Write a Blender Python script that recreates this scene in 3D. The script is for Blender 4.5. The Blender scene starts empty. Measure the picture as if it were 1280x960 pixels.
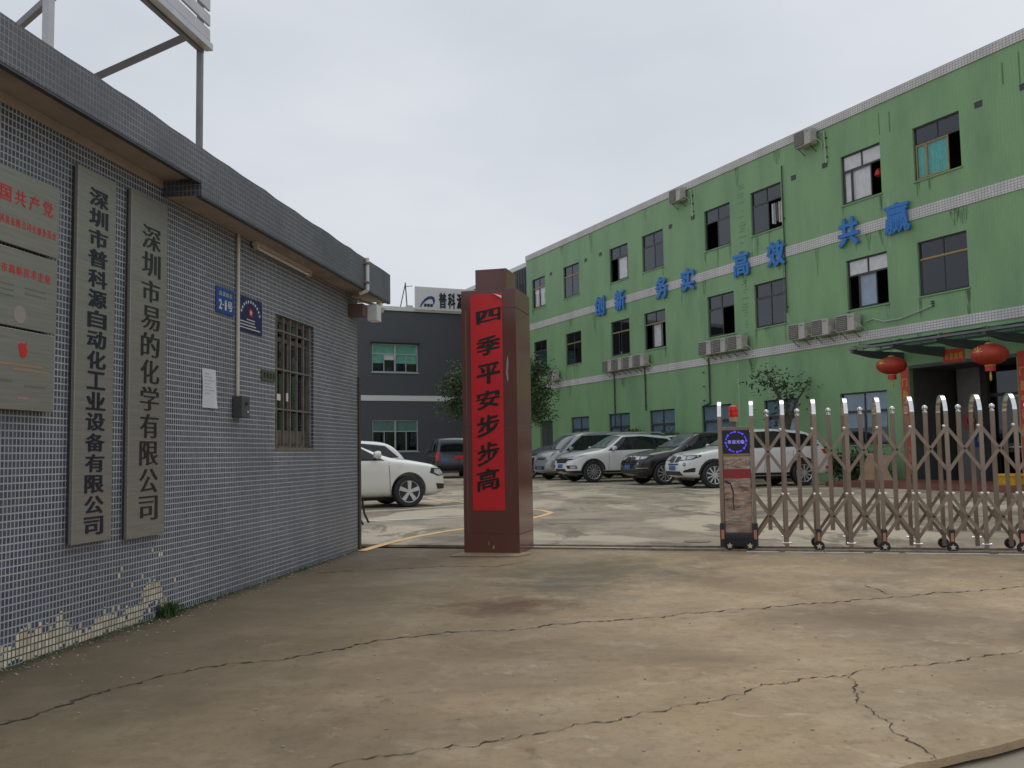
import bpy, bmesh, math, random
from math import sin, cos, pi, radians, sqrt
from mathutils import Vector, Matrix
from mathutils.bvhtree import BVHTree
random.seed(7)
S = bpy.context.scene
COL = S.collection
# ------------------------------------------------------------------ camera
FPX, PITCH, ROLL = 1158.87, radians(4.29995), radians(.94527)
YA, YB, YG = radians(8.3731), radians(-24.989), radians(104.4618)
CAMH = 1.1
cp, sp, cr, sr = cos(PITCH), sin(PITCH), cos(ROLL), sin(ROLL)
# rows of the world->camera matrix (right, up, forward) in Blender axes (x right, y forward, z up)
_Rx = Matrix(((1, 0, 0), (0, cp, -sp), (0, sp, cp)))
_Rz = Matrix(((cr, -sr, 0), (sr, cr, 0), (0, 0, 1)))
_M = _Rz @ _Rx
row = [Vector((_M[i][0], _M[i][2], _M[i][1])) for i in range(3)]
cam = bpy.data.objects.new('camera', bpy.data.cameras.new('camera'))
COL.objects.link(cam)
R3 = Matrix((row[0], row[1], -row[2])).transposed()
cam.matrix_world = Matrix.Translation((0, 0, CAMH)) @ R3.to_4x4()
cam.data.sensor_width = 36
cam.data.lens = 36 * FPX / 1280
cam.data.clip_start = .05
cam.data.clip_end = 3000
S.camera = cam
# ------------------------------------------------------------------ sky, sun, exposure (overcast)
W = bpy.data.worlds.new('World'); S.world = W; W.use_nodes = True
nt = W.node_tree; nt.nodes.clear()
SUN_EL, SUN_AZ = radians(58), radians(35)
def N_(t, tree=None, **k):
    n = (tree or nt).nodes.new(t)
    for a, b in k.items(): setattr(n, a, b)
    return n
sky = N_('ShaderNodeTexSky', sky_type='NISHITA', sun_disc=False, sun_elevation=SUN_EL, sun_rotation=SUN_AZ, air_density=1.5, dust_density=5, ozone_density=1)
bw = N_('ShaderNodeRGBToBW'); tc = N_('ShaderNodeTexCoord'); noi = N_('ShaderNodeTexNoise'); noi.inputs['Scale'].default_value = 1.6
noi.inputs['Detail'].default_value = 5; noi.inputs['Roughness'].default_value = .5
mp = N_('ShaderNodeMapping'); mp.inputs['Scale'].default_value = (1, 1, 2.4)
rmp = N_('ShaderNodeValToRGB')
rmp.color_ramp.elements[0].position = .3; rmp.color_ramp.elements[0].color = (5.7, 6.2, 7.05, 1)
rmp.color_ramp.elements[1].position = .72; rmp.color_ramp.elements[1].color = (7.9, 8.3, 8.9, 1)
mx = N_('ShaderNodeMix', data_type='RGBA'); mx.inputs[0].default_value = .93
bg = N_('ShaderNodeBackground'); bg.inputs['Strength'].default_value = .088; wo = N_('ShaderNodeOutputWorld')
L_ = nt.links.new
L_(tc.outputs['Generated'], mp.inputs[0]); L_(mp.outputs[0], noi.inputs['Vector']); L_(noi.outputs[0], rmp.inputs[0])
L_(sky.outputs[0], bw.inputs[0]); L_(bw.outputs[0], mx.inputs[6]); L_(rmp.outputs[0], mx.inputs[7]); L_(mx.outputs[2], bg.inputs[0]); L_(bg.outputs[0], wo.inputs[0])
sl = bpy.data.lights.new('sun', 'SUN'); sl.energy = .55; sl.angle = radians(40); sl.color = (1, .96, .9)
so = bpy.data.objects.new('sun', sl); COL.objects.link(so)
sd = Vector((sin(SUN_AZ) * cos(SUN_EL), cos(SUN_AZ) * cos(SUN_EL), sin(SUN_EL)))
so.rotation_euler = sd.to_track_quat('Z', 'Y').to_euler()
S.view_settings.view_transform = 'Standard'; S.view_settings.look = 'None'
S.view_settings.exposure = .08; S.view_settings.gamma = 1
# ------------------------------------------------------------------ helpers: pixel of the photograph -> measured point of the place
CAM = Vector((0, 0, CAMH))
def ray(px, py):
    return row[0] * ((px - 640) / FPX) + row[1] * ((480 - py) / FPX) + row[2]
def G(px, py, z=0):
    r = ray(px, py); return CAM + r * ((z - CAMH) / r.z)
class Frame:
    """vertical plane: local x to the right seen from outside, local -y outwards"""
    def __init__(s, P, yaw, flip):
        s.P = Vector((P[0], P[1], 0)); u = Vector((sin(yaw), cos(yaw), 0))
        s.x = -u if flip else u
        s.y = Vector((-s.x.y, s.x.x, 0)); s.rot = math.atan2(s.x.y, s.x.x)
    def w(s, x, y, z): return s.P + s.x * x + s.y * y + Vector((0, 0, z))
    def at(s, px, py, y=0):
        r = ray(px, py); t = (s.P + s.y * y - CAM).dot(s.y) / r.dot(s.y); p = CAM + r * t
        return (p - s.P).dot(s.x), p.z
FA = Frame(G(200, 770), YA, False)          # guardhouse street wall
FB = Frame(G(1200, 600, .15), YB, True)     # green building wall; x = -s
FN = Frame(G(500, 592.5), YB + pi / 2, False)
FT = Frame(G(945, 688.5), YG, False)        # gate track
FP = Frame(G(650, 692.7), YG, False)        # pillar front
# ------------------------------------------------------------------ materials
MATS = {}
def mat(name, col, rough=.6, metal=0, var=.12, vscale=4, bump=0, bscale=60, emit=None, spec=.5, coat=0, stretch=(1, 1, 1), dirt=None):
    if name in MATS: return MATS[name]
    m = bpy.data.materials.new(name); m.use_nodes = True; t = m.node_tree; b = t.nodes['Principled BSDF']
    MATS[name] = m
    b.inputs['Roughness'].default_value = rough; b.inputs['Metallic'].default_value = metal
    b.inputs['Specular IOR Level'].default_value = spec; b.inputs['Coat Weight'].default_value = coat; b.inputs['Coat Roughness'].default_value = .06
    c = N_('ShaderNodeTexCoord', t); mpn = N_('ShaderNodeMapping', t); mpn.inputs['Scale'].default_value = stretch
    t.links.new(c.outputs['Object'], mpn.inputs[0])
    n = N_('ShaderNodeTexNoise', t); n.inputs['Scale'].default_value = vscale; n.inputs['Detail'].default_value = 6
    t.links.new(mpn.outputs[0], n.inputs['Vector'])
    r = N_('ShaderNodeValToRGB', t)
    lo = [x * (1 - var) for x in col]; hi = [min(1, x * (1 + var)) for x in col]
    r.color_ramp.elements[0].position = .3; r.color_ramp.elements[0].color = (*lo, 1)
    r.color_ramp.elements[1].position = .7; r.color_ramp.elements[1].color = (*hi, 1)
    t.links.new(n.outputs[0], r.inputs[0]); out = r.outputs[0]
    if dirt:
        n2 = N_('ShaderNodeTexNoise', t); n2.inputs['Scale'].default_value = dirt[1]; n2.inputs['Detail'].default_value = 8; n2.inputs['Roughness'].default_value = .65
        t.links.new(mpn.outputs[0], n2.inputs['Vector'])
        r2 = N_('ShaderNodeMapRange', t); r2.inputs[1].default_value = dirt[2]; r2.inputs[2].default_value = dirt[2] + .18; r2.inputs[4].default_value = dirt[3]
        t.links.new(n2.outputs[0], r2.inputs[0])
        x = N_('ShaderNodeMix', t, data_type='RGBA'); t.links.new(r2.outputs[0], x.inputs[0]); t.links.new(out, x.inputs[6]); x.inputs[7].default_value = (*dirt[0], 1); out = x.outputs[2]
    t.links.new(out, b.inputs['Base Color'])
    if bump:
        n3 = N_('ShaderNodeTexNoise', t); n3.inputs['Scale'].default_value = bscale; n3.inputs['Detail'].default_value = 4
        t.links.new(c.outputs['Object'], n3.inputs['Vector'])
        bp = N_('ShaderNodeBump', t); bp.inputs['Strength'].default_value = bump; bp.inputs['Distance'].default_value = .01
        t.links.new(n3.outputs[0], bp.inputs['Height']); t.links.new(bp.outputs[0], b.inputs['Normal'])
    if emit:
        b.inputs['Emission Color'].default_value = (*emit[0], 1); b.inputs['Emission Strength'].default_value = emit[1]
    return m
def math_(t, op, a, b=None, c=None):
    n = N_('ShaderNodeMath', t, operation=op)
    for i, v in enumerate((a, b, c)):
        if v is None: continue
        if isinstance(v, (int, float)): n.inputs[i].default_value = v
        else: t.links.new(v, n.inputs[i])
    return n.outputs[0]
def tile_mat(name, c1, c2, mortar, pw, ph, joint, rough=.35, streak=None, streak_amt=.5, bump=.25, patch=None, uneven=.35):
    """mosaic tiles from UV in metres, with dirt streaks"""
    m = bpy.data.materials.new(name); m.use_nodes = True; t = m.node_tree; b = t.nodes['Principled BSDF']
    MATS[name] = m
    uv = N_('ShaderNodeUVMap', t)
    br = N_('ShaderNodeTexBrick', t); br.offset = 0; br.squash = 1; br.offset_frequency = 1; br.squash_frequency = 1
    br.inputs['Scale'].default_value = 1; br.inputs['Brick Width'].default_value = pw; br.inputs['Row Height'].default_value = ph
    br.inputs['Mortar Size'].default_value = joint; br.inputs['Mortar Smooth'].default_value = .2; br.inputs['Bias'].default_value = -.2
    br.inputs['Color1'].default_value = (*c1, 1); br.inputs['Color2'].default_value = (*c2, 1); br.inputs['Mortar'].default_value = (*mortar, 1)
    t.links.new(uv.outputs[0], br.inputs['Vector'])
    out = br.outputs[0]
    # uneven grout: some of it grimed over
    no = N_('ShaderNodeTexNoise', t); no.inputs['Scale'].default_value = 1.3; no.inputs['Detail'].default_value = 7; no.inputs['Roughness'].default_value = .6
    t.links.new(uv.outputs[0], no.inputs['Vector'])
    mr = N_('ShaderNodeMapRange', t); mr.inputs[1].default_value = .35; mr.inputs[2].default_value = .68; mr.inputs[3].default_value = 0; mr.inputs[4].default_value = uneven
    t.links.new(no.outputs[0], mr.inputs[0])
    g = N_('ShaderNodeMix', t, data_type='RGBA'); t.links.new(mr.outputs[0], g.inputs[0]); t.links.new(out, g.inputs[6]); g.inputs[7].default_value = (*[x * .9 for x in c1], 1); out = g.outputs[2]
    if patch:
        sx = N_('ShaderNodeSeparateXYZ', t); t.links.new(uv.outputs[0], sx.inputs[0])
        fx = math_(t, 'FLOOR', math_(t, 'DIVIDE', sx.outputs[0], pw)); fz = math_(t, 'FLOOR', math_(t, 'DIVIDE', sx.outputs[1], ph))
        cb = N_('ShaderNodeCombineXYZ', t); t.links.new(fx, cb.inputs[0]); t.links.new(fz, cb.inputs[1])
        wn = N_('ShaderNodeTexWhiteNoise', t, noise_dimensions='2D'); t.links.new(cb.outputs[0], wn.inputs['Vector'])
        n1 = N_('ShaderNodeTexNoise', t, noise_dimensions='2D'); n1.inputs['Scale'].default_value = .13; n1.inputs['Detail'].default_value = 4
        t.links.new(cb.outputs[0], n1.inputs['Vector'])
        # profile of the broken band: upper and lower limits (in tiles) as a function of the column
        ramp = N_('ShaderNodeFloatCurve', t); cv = ramp.mapping.curves[0]
        xs = math_(t, 'DIVIDE', math_(t, 'SUBTRACT', sx.outputs[0], -1.75), 1.8)
        t.links.new(xs, ramp.inputs[1])
        pts = [(0, .16), (.15, .2), (.35, .2), (.5, .17), (.62, .22), (.8, .2), (.86, .33), (.95, .38), (.985, .32), (1, .0)]
        cv.points[0].location = pts[0]; cv.points[1].location = pts[-1]
        for p in pts[1:-1]: cv.points.new(*p)
        ramp.mapping.update()
        up = math_(t, 'MULTIPLY', ramp.outputs[0], .62)
        jit = math_(t, 'ADD', math_(t, 'MULTIPLY', math_(t, 'SUBTRACT', wn.outputs[0], .5), .09), math_(t, 'MULTIPLY', math_(t, 'SUBTRACT', n1.outputs[0], .5), .25))
        lim = math_(t, 'ADD', up, jit)
        a = math_(t, 'LESS_THAN', sx.outputs[1], lim)
        lo = math_(t, 'GREATER_THAN', sx.outputs[1], math_(t, 'SUBTRACT', lim, math_(t, 'ADD', .07, math_(t, 'MULTIPLY', n1.outputs[0], .14))))
        # sparse single tiles higher up near the corner
        hi = math_(t, 'MULTIPLY', math_(t, 'GREATER_THAN', wn.outputs[0], .962), math_(t, 'LESS_THAN', sx.outputs[1], .55))
        hi = math_(t, 'MULTIPLY', hi, math_(t, 'MULTIPLY', math_(t, 'GREATER_THAN', xs, .66), math_(t, 'LESS_THAN', xs, 1.12)))
        inx = math_(t, 'MULTIPLY', math_(t, 'GREATER_THAN', xs, 0.0), math_(t, 'LESS_THAN', xs, 1.0))
        mk = math_(t, 'MAXIMUM', math_(t, 'MULTIPLY', math_(t, 'MULTIPLY', a, lo), inx), hi)
        pc = N_('ShaderNodeTexBrick', t); pc.offset = 0; pc.offset_frequency = 1; pc.squash_frequency = 1
        pc.inputs['Scale'].default_value = 1; pc.inputs['Brick Width'].default_value = pw; pc.inputs['Row Height'].default_value = ph; pc.inputs['Mortar Size'].default_value = joint * 1.1
        pc.inputs['Color1'].default_value = (.85, .78, .6, 1); pc.inputs['Color2'].default_value = (.55, .48, .36, 1); pc.inputs['Mortar'].default_value = (.12, .1, .08, 1)
        t.links.new(uv.outputs[0], pc.inputs['Vector'])
        x = N_('ShaderNodeMix', t, data_type='RGBA'); t.links.new(mk, x.inputs[0]); t.links.new(out, x.inputs[6]); t.links.new(pc.outputs[0], x.inputs[7]); out = x.outputs[2]
    if streak:
        mpn = N_('ShaderNodeMapping', t); mpn.inputs['Scale'].default_value = (1.0, .3, 1)
        t.links.new(uv.outputs[0], mpn.inputs[0])
        n2 = N_('ShaderNodeTexNoise', t); n2.inputs['Scale'].default_value = 1.1; n2.inputs['Detail'].default_value = 5; n2.inputs['Roughness'].default_value = .55
        t.links.new(mpn.outputs[0], n2.inputs['Vector'])
        r2 = N_('ShaderNodeMapRange', t); r2.inputs[1].default_value = .42; r2.inputs[2].default_value = .8; r2.inputs[4].default_value = streak_amt
        t.links.new(n2.outputs[0], r2.inputs[0])
        x = N_('ShaderNodeMix', t, data_type='RGBA'); t.links.new(r2.outputs[0], x.inputs[0]); t.links.new(out, x.inputs[6]); x.inputs[7].default_value = (*streak, 1); out = x.outputs[2]
    t.links.new(out, b.inputs['Base Color'])
    b.inputs['Roughness'].default_value = rough
    rr = N_('ShaderNodeMapRange', t); rr.inputs[3].default_value = rough; rr.inputs[4].default_value = .85; t.links.new(br.outputs['Fac'], rr.inputs[0]); t.links.new(rr.outputs[0], b.inputs['Roughness'])
    bp = N_('ShaderNodeBump', t); bp.inputs['Strength'].default_value = bump; bp.inputs['Distance'].default_value = .004; bp.invert = True
    t.links.new(br.outputs['Fac'], bp.inputs['Height']); t.links.new(bp.outputs[0], b.inputs['Normal'])
    return m
def glass_mat(name, tint=(.5, .55, .6), refl=.12, rough=.03):
    m = bpy.data.materials.new(name); m.use_nodes = True; t = m.node_tree; t.nodes.clear(); MATS[name] = m
    o = N_('ShaderNodeOutputMaterial', t); tr = N_('ShaderNodeBsdfTransparent', t); tr.inputs[0].default_value = (*tint, 1)
    gl = N_('ShaderNodeBsdfGlossy', t); gl.inputs['Roughness'].default_value = rough; gl.inputs[0].default_value = (.8, .85, .9, 1)
    lw = N_('ShaderNodeFresnel', t); lw.inputs[0].default_value = 1.5
    gm = N_('ShaderNodeNewGeometry', t)
    f = math_(t, 'MULTIPLY', math_(t, 'MINIMUM', math_(t, 'ADD', math_(t, 'MULTIPLY', lw.outputs[0], 1.5), refl * .2), .85), math_(t, 'SUBTRACT', 1, gm.outputs['Backfacing']))
    mx_ = N_('ShaderNodeMixShader', t); t.links.new(f, mx_.inputs[0]); t.links.new(tr.outputs[0], mx_.inputs[1]); t.links.new(gl.outputs[0], mx_.inputs[2]); t.links.new(mx_.outputs[0], o.inputs[0])
    return m
def concrete_mat(name, base, dark, light, moss=None, wet=.55, rough=.9, sc=1, patch=0):
    m = bpy.data.materials.new(name); m.use_nodes = True; t = m.node_tree; b = t.nodes['Principled BSDF']; MATS[name] = m
    c = N_('ShaderNodeTexCoord', t)
    def noise(scale, det=8, rg=.6, dist=0, stretch=None):
        n = N_('ShaderNodeTexNoise', t); n.inputs['Scale'].default_value = scale; n.inputs['Detail'].default_value = det; n.inputs['Roughness'].default_value = rg; n.inputs['Distortion'].default_value = dist
        if stretch:
            q = N_('ShaderNodeMapping', t); q.inputs['Scale'].default_value = stretch; t.links.new(c.outputs['Object'], q.inputs[0]); t.links.new(q.outputs[0], n.inputs['Vector'])
        else: t.links.new(c.outputs['Object'], n.inputs['Vector'])
        return n.outputs[0]
    def rng(v, a, d, lo=0, hi=1):
        r = N_('ShaderNodeMapRange', t); r.inputs[1].default_value = a; r.inputs[2].default_value = d; r.inputs[3].default_value = lo; r.inputs[4].default_value = hi; t.links.new(v, r.inputs[0]); return r.outputs[0]
    def mix(f, a, col):
        x = N_('ShaderNodeMix', t, data_type='RGBA')
        if isinstance(f, float): x.inputs[0].default_value = f
        else: t.links.new(f, x.inputs[0])
        t.links.new(a, x.inputs[6])
        if isinstance(col, tuple): x.inputs[7].default_value = (*col, 1)
        else: t.links.new(col, x.inputs[7])
        return x.outputs[2]
    rgb = N_('ShaderNodeRGB', t); rgb.outputs[0].default_value = (*base, 1); o = rgb.outputs[0]
    o = mix(rng(noise(.55 * sc, 9, .62, .4), .42, .66, 0, .8), o, dark)
    o = mix(rng(noise(1.9 * sc, 9, .68), .5, .72, 0, .55), o, light)
    o = mix(rng(noise(5 * sc, 8, .7), .54, .75, 0, .45), o, dark)
    o = mix(rng(noise(13 * sc, 7, .72), .5, .7, 0, .5), o, dark)
    o = mix(rng(noise(3.2 * sc, 9, .72, 1.5), .585, .66, 0, .5), o, light)
    o = mix(rng(noise(2.3 * sc, 9, .75, .8), .61, .66, 0, .55), o, tuple(x * .8 for x in dark))
    o = mix(rng(noise(45, 4, .7), .55, .8, 0, .35), o, tuple(x * .55 for x in dark))
    o = mix(rng(noise(130, 2, .6), .6, .8, 0, .35), o, light)
    if patch:
        o = mix(rng(noise(.42, 5, .55, .6, (1, .55, 1)), .5, .56, 0, patch), o, light)
        o = mix(rng(noise(.9, 6, .6, 1.2, (1, .5, 1)), .55, .6, 0, patch), o, dark)
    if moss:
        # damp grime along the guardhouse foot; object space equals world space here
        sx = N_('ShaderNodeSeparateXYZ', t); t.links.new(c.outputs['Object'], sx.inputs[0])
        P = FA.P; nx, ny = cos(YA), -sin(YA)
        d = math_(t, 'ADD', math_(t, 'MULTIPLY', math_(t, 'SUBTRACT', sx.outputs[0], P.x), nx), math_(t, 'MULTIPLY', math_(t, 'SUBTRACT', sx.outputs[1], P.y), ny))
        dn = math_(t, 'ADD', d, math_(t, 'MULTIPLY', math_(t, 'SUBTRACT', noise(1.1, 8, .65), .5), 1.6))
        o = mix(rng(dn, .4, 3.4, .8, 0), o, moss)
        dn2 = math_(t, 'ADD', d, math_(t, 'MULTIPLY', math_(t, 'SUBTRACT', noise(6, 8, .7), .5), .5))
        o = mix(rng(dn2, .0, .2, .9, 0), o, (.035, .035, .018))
        # rusty spill in front of the pillar
        def spot(cx, cy, r, col, amt, oo):
            dx = math_(t, 'SUBTRACT', sx.outputs[0], cx); dy = math_(t, 'SUBTRACT', sx.outputs[1], cy)
            dd = math_(t, 'SQRT', math_(t, 'ADD', math_(t, 'MULTIPLY', dx, dx), math_(t, 'MULTIPLY', dy, dy)))
            dd = math_(t, 'ADD', dd, math_(t, 'MULTIPLY', math_(t, 'SUBTRACT', noise(3, 6, .7), .5), r * 2.2))
            return mix(rng(dd, r * .2, r, amt, 0), oo, col)
        g = G(636, 757); o = spot(g.x, g.y, .55, (.13, .065, .045), .8, o)
        g = G(500, 828); o = spot(g.x, g.y, .4, (.25, .16, .1), .4, o)
        g = G(760, 712); o = spot(g.x, g.y, 1.3, (.13, .115, .07), .7, o)
        g = G(1060, 770); o = spot(g.x, g.y, .8, (.24, .16, .11), .45, o)
        g = G(700, 735); o = spot(g.x, g.y, .7, (.1, .09, .07), .6, o)
    t.links.new(o, b.inputs['Base Color'])
    w = rng(noise(.8 * sc, 6, .6), .4, .65, rough, wet); t.links.new(w, b.inputs['Roughness'])
    b.inputs['Specular IOR Level'].default_value = .3
    bp = N_('ShaderNodeBump', t); bp.inputs['Strength'].default_value = .35; bp.inputs['Distance'].default_value = .004
    t.links.new(math_(t, 'ADD', noise(60, 6, .7), math_(t, 'MULTIPLY', noise(7, 5, .6), 3.0)), bp.inputs['Height']); t.links.new(bp.outputs[0], b.inputs['Normal'])
    return m
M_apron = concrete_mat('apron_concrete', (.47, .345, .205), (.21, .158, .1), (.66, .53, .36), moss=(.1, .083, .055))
M_yard = concrete_mat('yard_concrete', (.37, .305, .215), (.17, .14, .1), (.56, .48, .35), wet=.45, patch=.8)
M_soil = concrete_mat('street_concrete', (.36, .31, .23), (.25, .21, .16), (.5, .44, .33))
M_mosaic = tile_mat('slate_mosaic', (.055, .07, .105), (.12, .14, .19), (.53, .53, .52), .0315, .041, .0041, rough=.3, streak=(.13, .12, .115), streak_amt=.4, patch=True, uneven=.3)
M_mosaic2 = tile_mat('fascia_mosaic', (.075, .083, .105), (.12, .128, .15), (.3, .3, .32), .0315, .041, .0035, rough=.4, streak=(.085, .088, .098), streak_amt=.65, uneven=.7)
M_green = tile_mat('green_tiles', (.245, .425, .205), (.262, .448, .218), (.215, .375, .182), .11, .055, .005, rough=.45, streak=(.13, .225, .125), streak_amt=.6, bump=.1, uneven=.2)
M_white_t = tile_mat('white_tiles', (.7, .67, .66), (.78, .75, .73), (.3, .27, .28), .1, .075, .0085, rough=.45, streak=(.3, .28, .26), streak_amt=.55, uneven=.12)
M_greycladding = tile_mat('grey_paint_wall', (.082, .088, .096), (.089, .094, .102), (.078, .083, .09), 3, 1.5, .002, rough=.6, streak=(.085, .09, .095), streak_amt=.45, uneven=.1)
M_soffit = mat('soffit_paint', (.4, .335, .295), .8, var=.15, vscale=2, bump=.15, dirt=((.26, .2, .17), 3, .52, .6))
M_white = mat('white_paint', (.72, .72, .7), .45, var=.06, dirt=((.5, .48, .44), 4, .55, .5))
M_pvc = mat('cream_pvc', (.6, .54, .45), .4, var=.1, vscale=9)
M_granite = mat('red_granite', (.165, .066, .052), .12, var=.35, vscale=160, spec=.5, dirt=((.13, .065, .05), 2.2, .5, .5))
M_granite2 = mat('joint_dark', (.18, .12, .11), .5)
M_red = mat('red_paper', (.74, .028, .035), .38, var=.06, vscale=3, dirt=((.6, .02, .028), 1.5, .5, .6))
M_redp = mat('couplet_paper', (.6, .06, .03), .55, var=.15)
M_gold = mat('gold_print', (.65, .4, .08), .4, var=.1)
M_ink = mat('black_ink', (.02, .016, .014), .5, var=.05)
M_curl = mat('paper_back', (.75, .68, .66), .6)
M_steel = mat('brushed_plate', (.32, .305, .275), .32, metal=.45, var=.12, vscale=3, stretch=(1, 1, 30))
M_edge = mat('plate_edge', (.1, .1, .1), .4, metal=.5)
M_navytxt = mat('navy_letters', (.012, .014, .03), .35)
M_greentxt = mat('dark_letters', (.02, .022, .02), .35)
M_redtxt = mat('red_letters', (.6, .03, .03), .4)
M_faint = mat('faint_print', (.16, .17, .15), .5)
M_blue = mat('blue_letters', (.02, .19, .55), .4, var=.12, vscale=3, dirt=((.02, .08, .22), 4, .55, .5))
M_bluesign = mat('blue_enamel', (.012, .075, .32), .3, dirt=((.1, .1, .18), 14, .6, .6))
M_navy = mat('navy_enamel', (.012, .022, .1), .3, dirt=((.05, .06, .1), 20, .6, .5))
M_whitetxt = mat('white_letters', (.62, .62, .55), .4)
M_paper = mat('notice_paper', (.62, .62, .68), .7)
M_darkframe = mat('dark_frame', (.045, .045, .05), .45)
M_goldframe = mat('gold_frame', (.38, .24, .07), .4, metal=.3)
M_alu = mat('grey_aluminium', (.45, .47, .46), .45, metal=.3)
M_bars = mat('grimy_bars', (.2, .175, .145), .5, metal=.2, var=.25, vscale=12)
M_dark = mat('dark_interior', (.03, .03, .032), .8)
M_curtain = mat('white_curtain', (.85, .83, .8), .9, var=.1, vscale=6)
M_lblue = mat('pale_blue_film', (.32, .42, .52), .5)
M_teal = mat('teal_curtain', (.05, .5, .42), .8, var=.3, vscale=6, stretch=(6, 1, 1))
M_greenfilm = mat('green_film', (.16, .5, .36), .5, var=.15)
M_bluefilm = mat('blue_film', (.17, .27, .33), .5, var=.15)
M_glass = glass_mat('window_glass', (.72, .74, .76), .15)
M_glassd = glass_mat('tinted_window_glass', (.25, .27, .3), .1)
M_cpane = glass_mat('clear_pane', (.95, .95, .96), .12)
M_clear = glass_mat('canopy_glass', (.6, .68, .66), .08)
M_ss = mat('stainless_steel', (.29, .225, .175), .34, metal=.6, var=.2, vscale=5, stretch=(1, 1, .4))
M_chrome = mat('polished_steel', (.85, .84, .82), .16, metal=1, var=.04)
M_black = mat('black_rubber', (.018, .018, .02), .6)
M_bplast = mat('black_plastic', (.03, .032, .038), .42)
M_orange = mat('orange_reflector', (.6, .24, .14), .35, dirt=((.35, .12, .08), 30, .5, .6))
M_beacon = mat('red_beacon', (.7, .02, .02), .2, emit=((1, .05, .03), .04))
M_beige = mat('beige_plastic', (.55, .45, .3), .5)
M_led = mat('led_panel', (.012, .012, .03), .25)
M_ledb = mat('led_blue', (.05, .05, .7), .4, emit=((.12, .08, 1), .75))
M_ledw = mat('led_text', (.3, .3, .8), .4, emit=((.35, .3, 1), .8))
M_steelgrey = mat('grey_steel', (.2, .2, .215), .5, metal=.3, var=.15)
M_galv = mat('galvanised_slats', (.5, .5, .52), .4, metal=.4, var=.1)
M_canopy = mat('canopy_paint', (.075, .085, .09), .45)
M_ac = mat('ac_casing', (.46, .44, .39), .5, var=.1, dirt=((.28, .25, .2), 6, .5, .5))
M_grille = mat('ac_grille', (.12, .11, .1), .6)
M_pipe = mat('dark_pipe', (.05, .06, .05), .6)
M_pipeg = mat('pale_pipe', (.42, .48, .4), .5)
M_mosswhite = mat('white_road_paint', (.85, .84, .8), .6, var=.08, dirt=((.42, .38, .3), 9, .66, .8))
M_yellow = mat('yellow_road_paint', (.85, .52, .2), .6, var=.12, dirt=((.45, .35, .22), 8, .58, .8))
M_crack = mat('crack_dirt', (.07, .058, .042), .95)  # dark brown dirt filling the cracks and the sill gutter
M_rail = mat('rusty_rail', (.26, .2, .16), .5, metal=.4, var=.3, vscale=15)
M_bark = mat('bark', (.11, .085, .06), .9, bump=.4)
M_leaf = mat('leaves', (.045, .085, .025), .55, var=.65, vscale=1.3)
M_leaf2 = mat('dark_leaves', (.03, .06, .022), .55, var=.6, vscale=1.6)
M_brick = mat('red_floor_tiles', (.2, .07, .05), .5, var=.2)
M_card = mat('cardboard', (.36, .24, .14), .8)
M_yel = mat('yellow_plastic', (.75, .42, .02), .4)
M_lantern = mat('lantern_cloth', (.45, .05, .025), .45, var=.15)
M_grassm = mat('weed_green', (.06, .11, .03), .7, var=.4, vscale=20)
# marble with a printed landscape look
M_marble = mat('marble_panel', (.36, .25, .18), .22, var=.75, vscale=9, stretch=(.6, 1, 2), dirt=((.66, .63, .6), 10, .52, .9))
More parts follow.
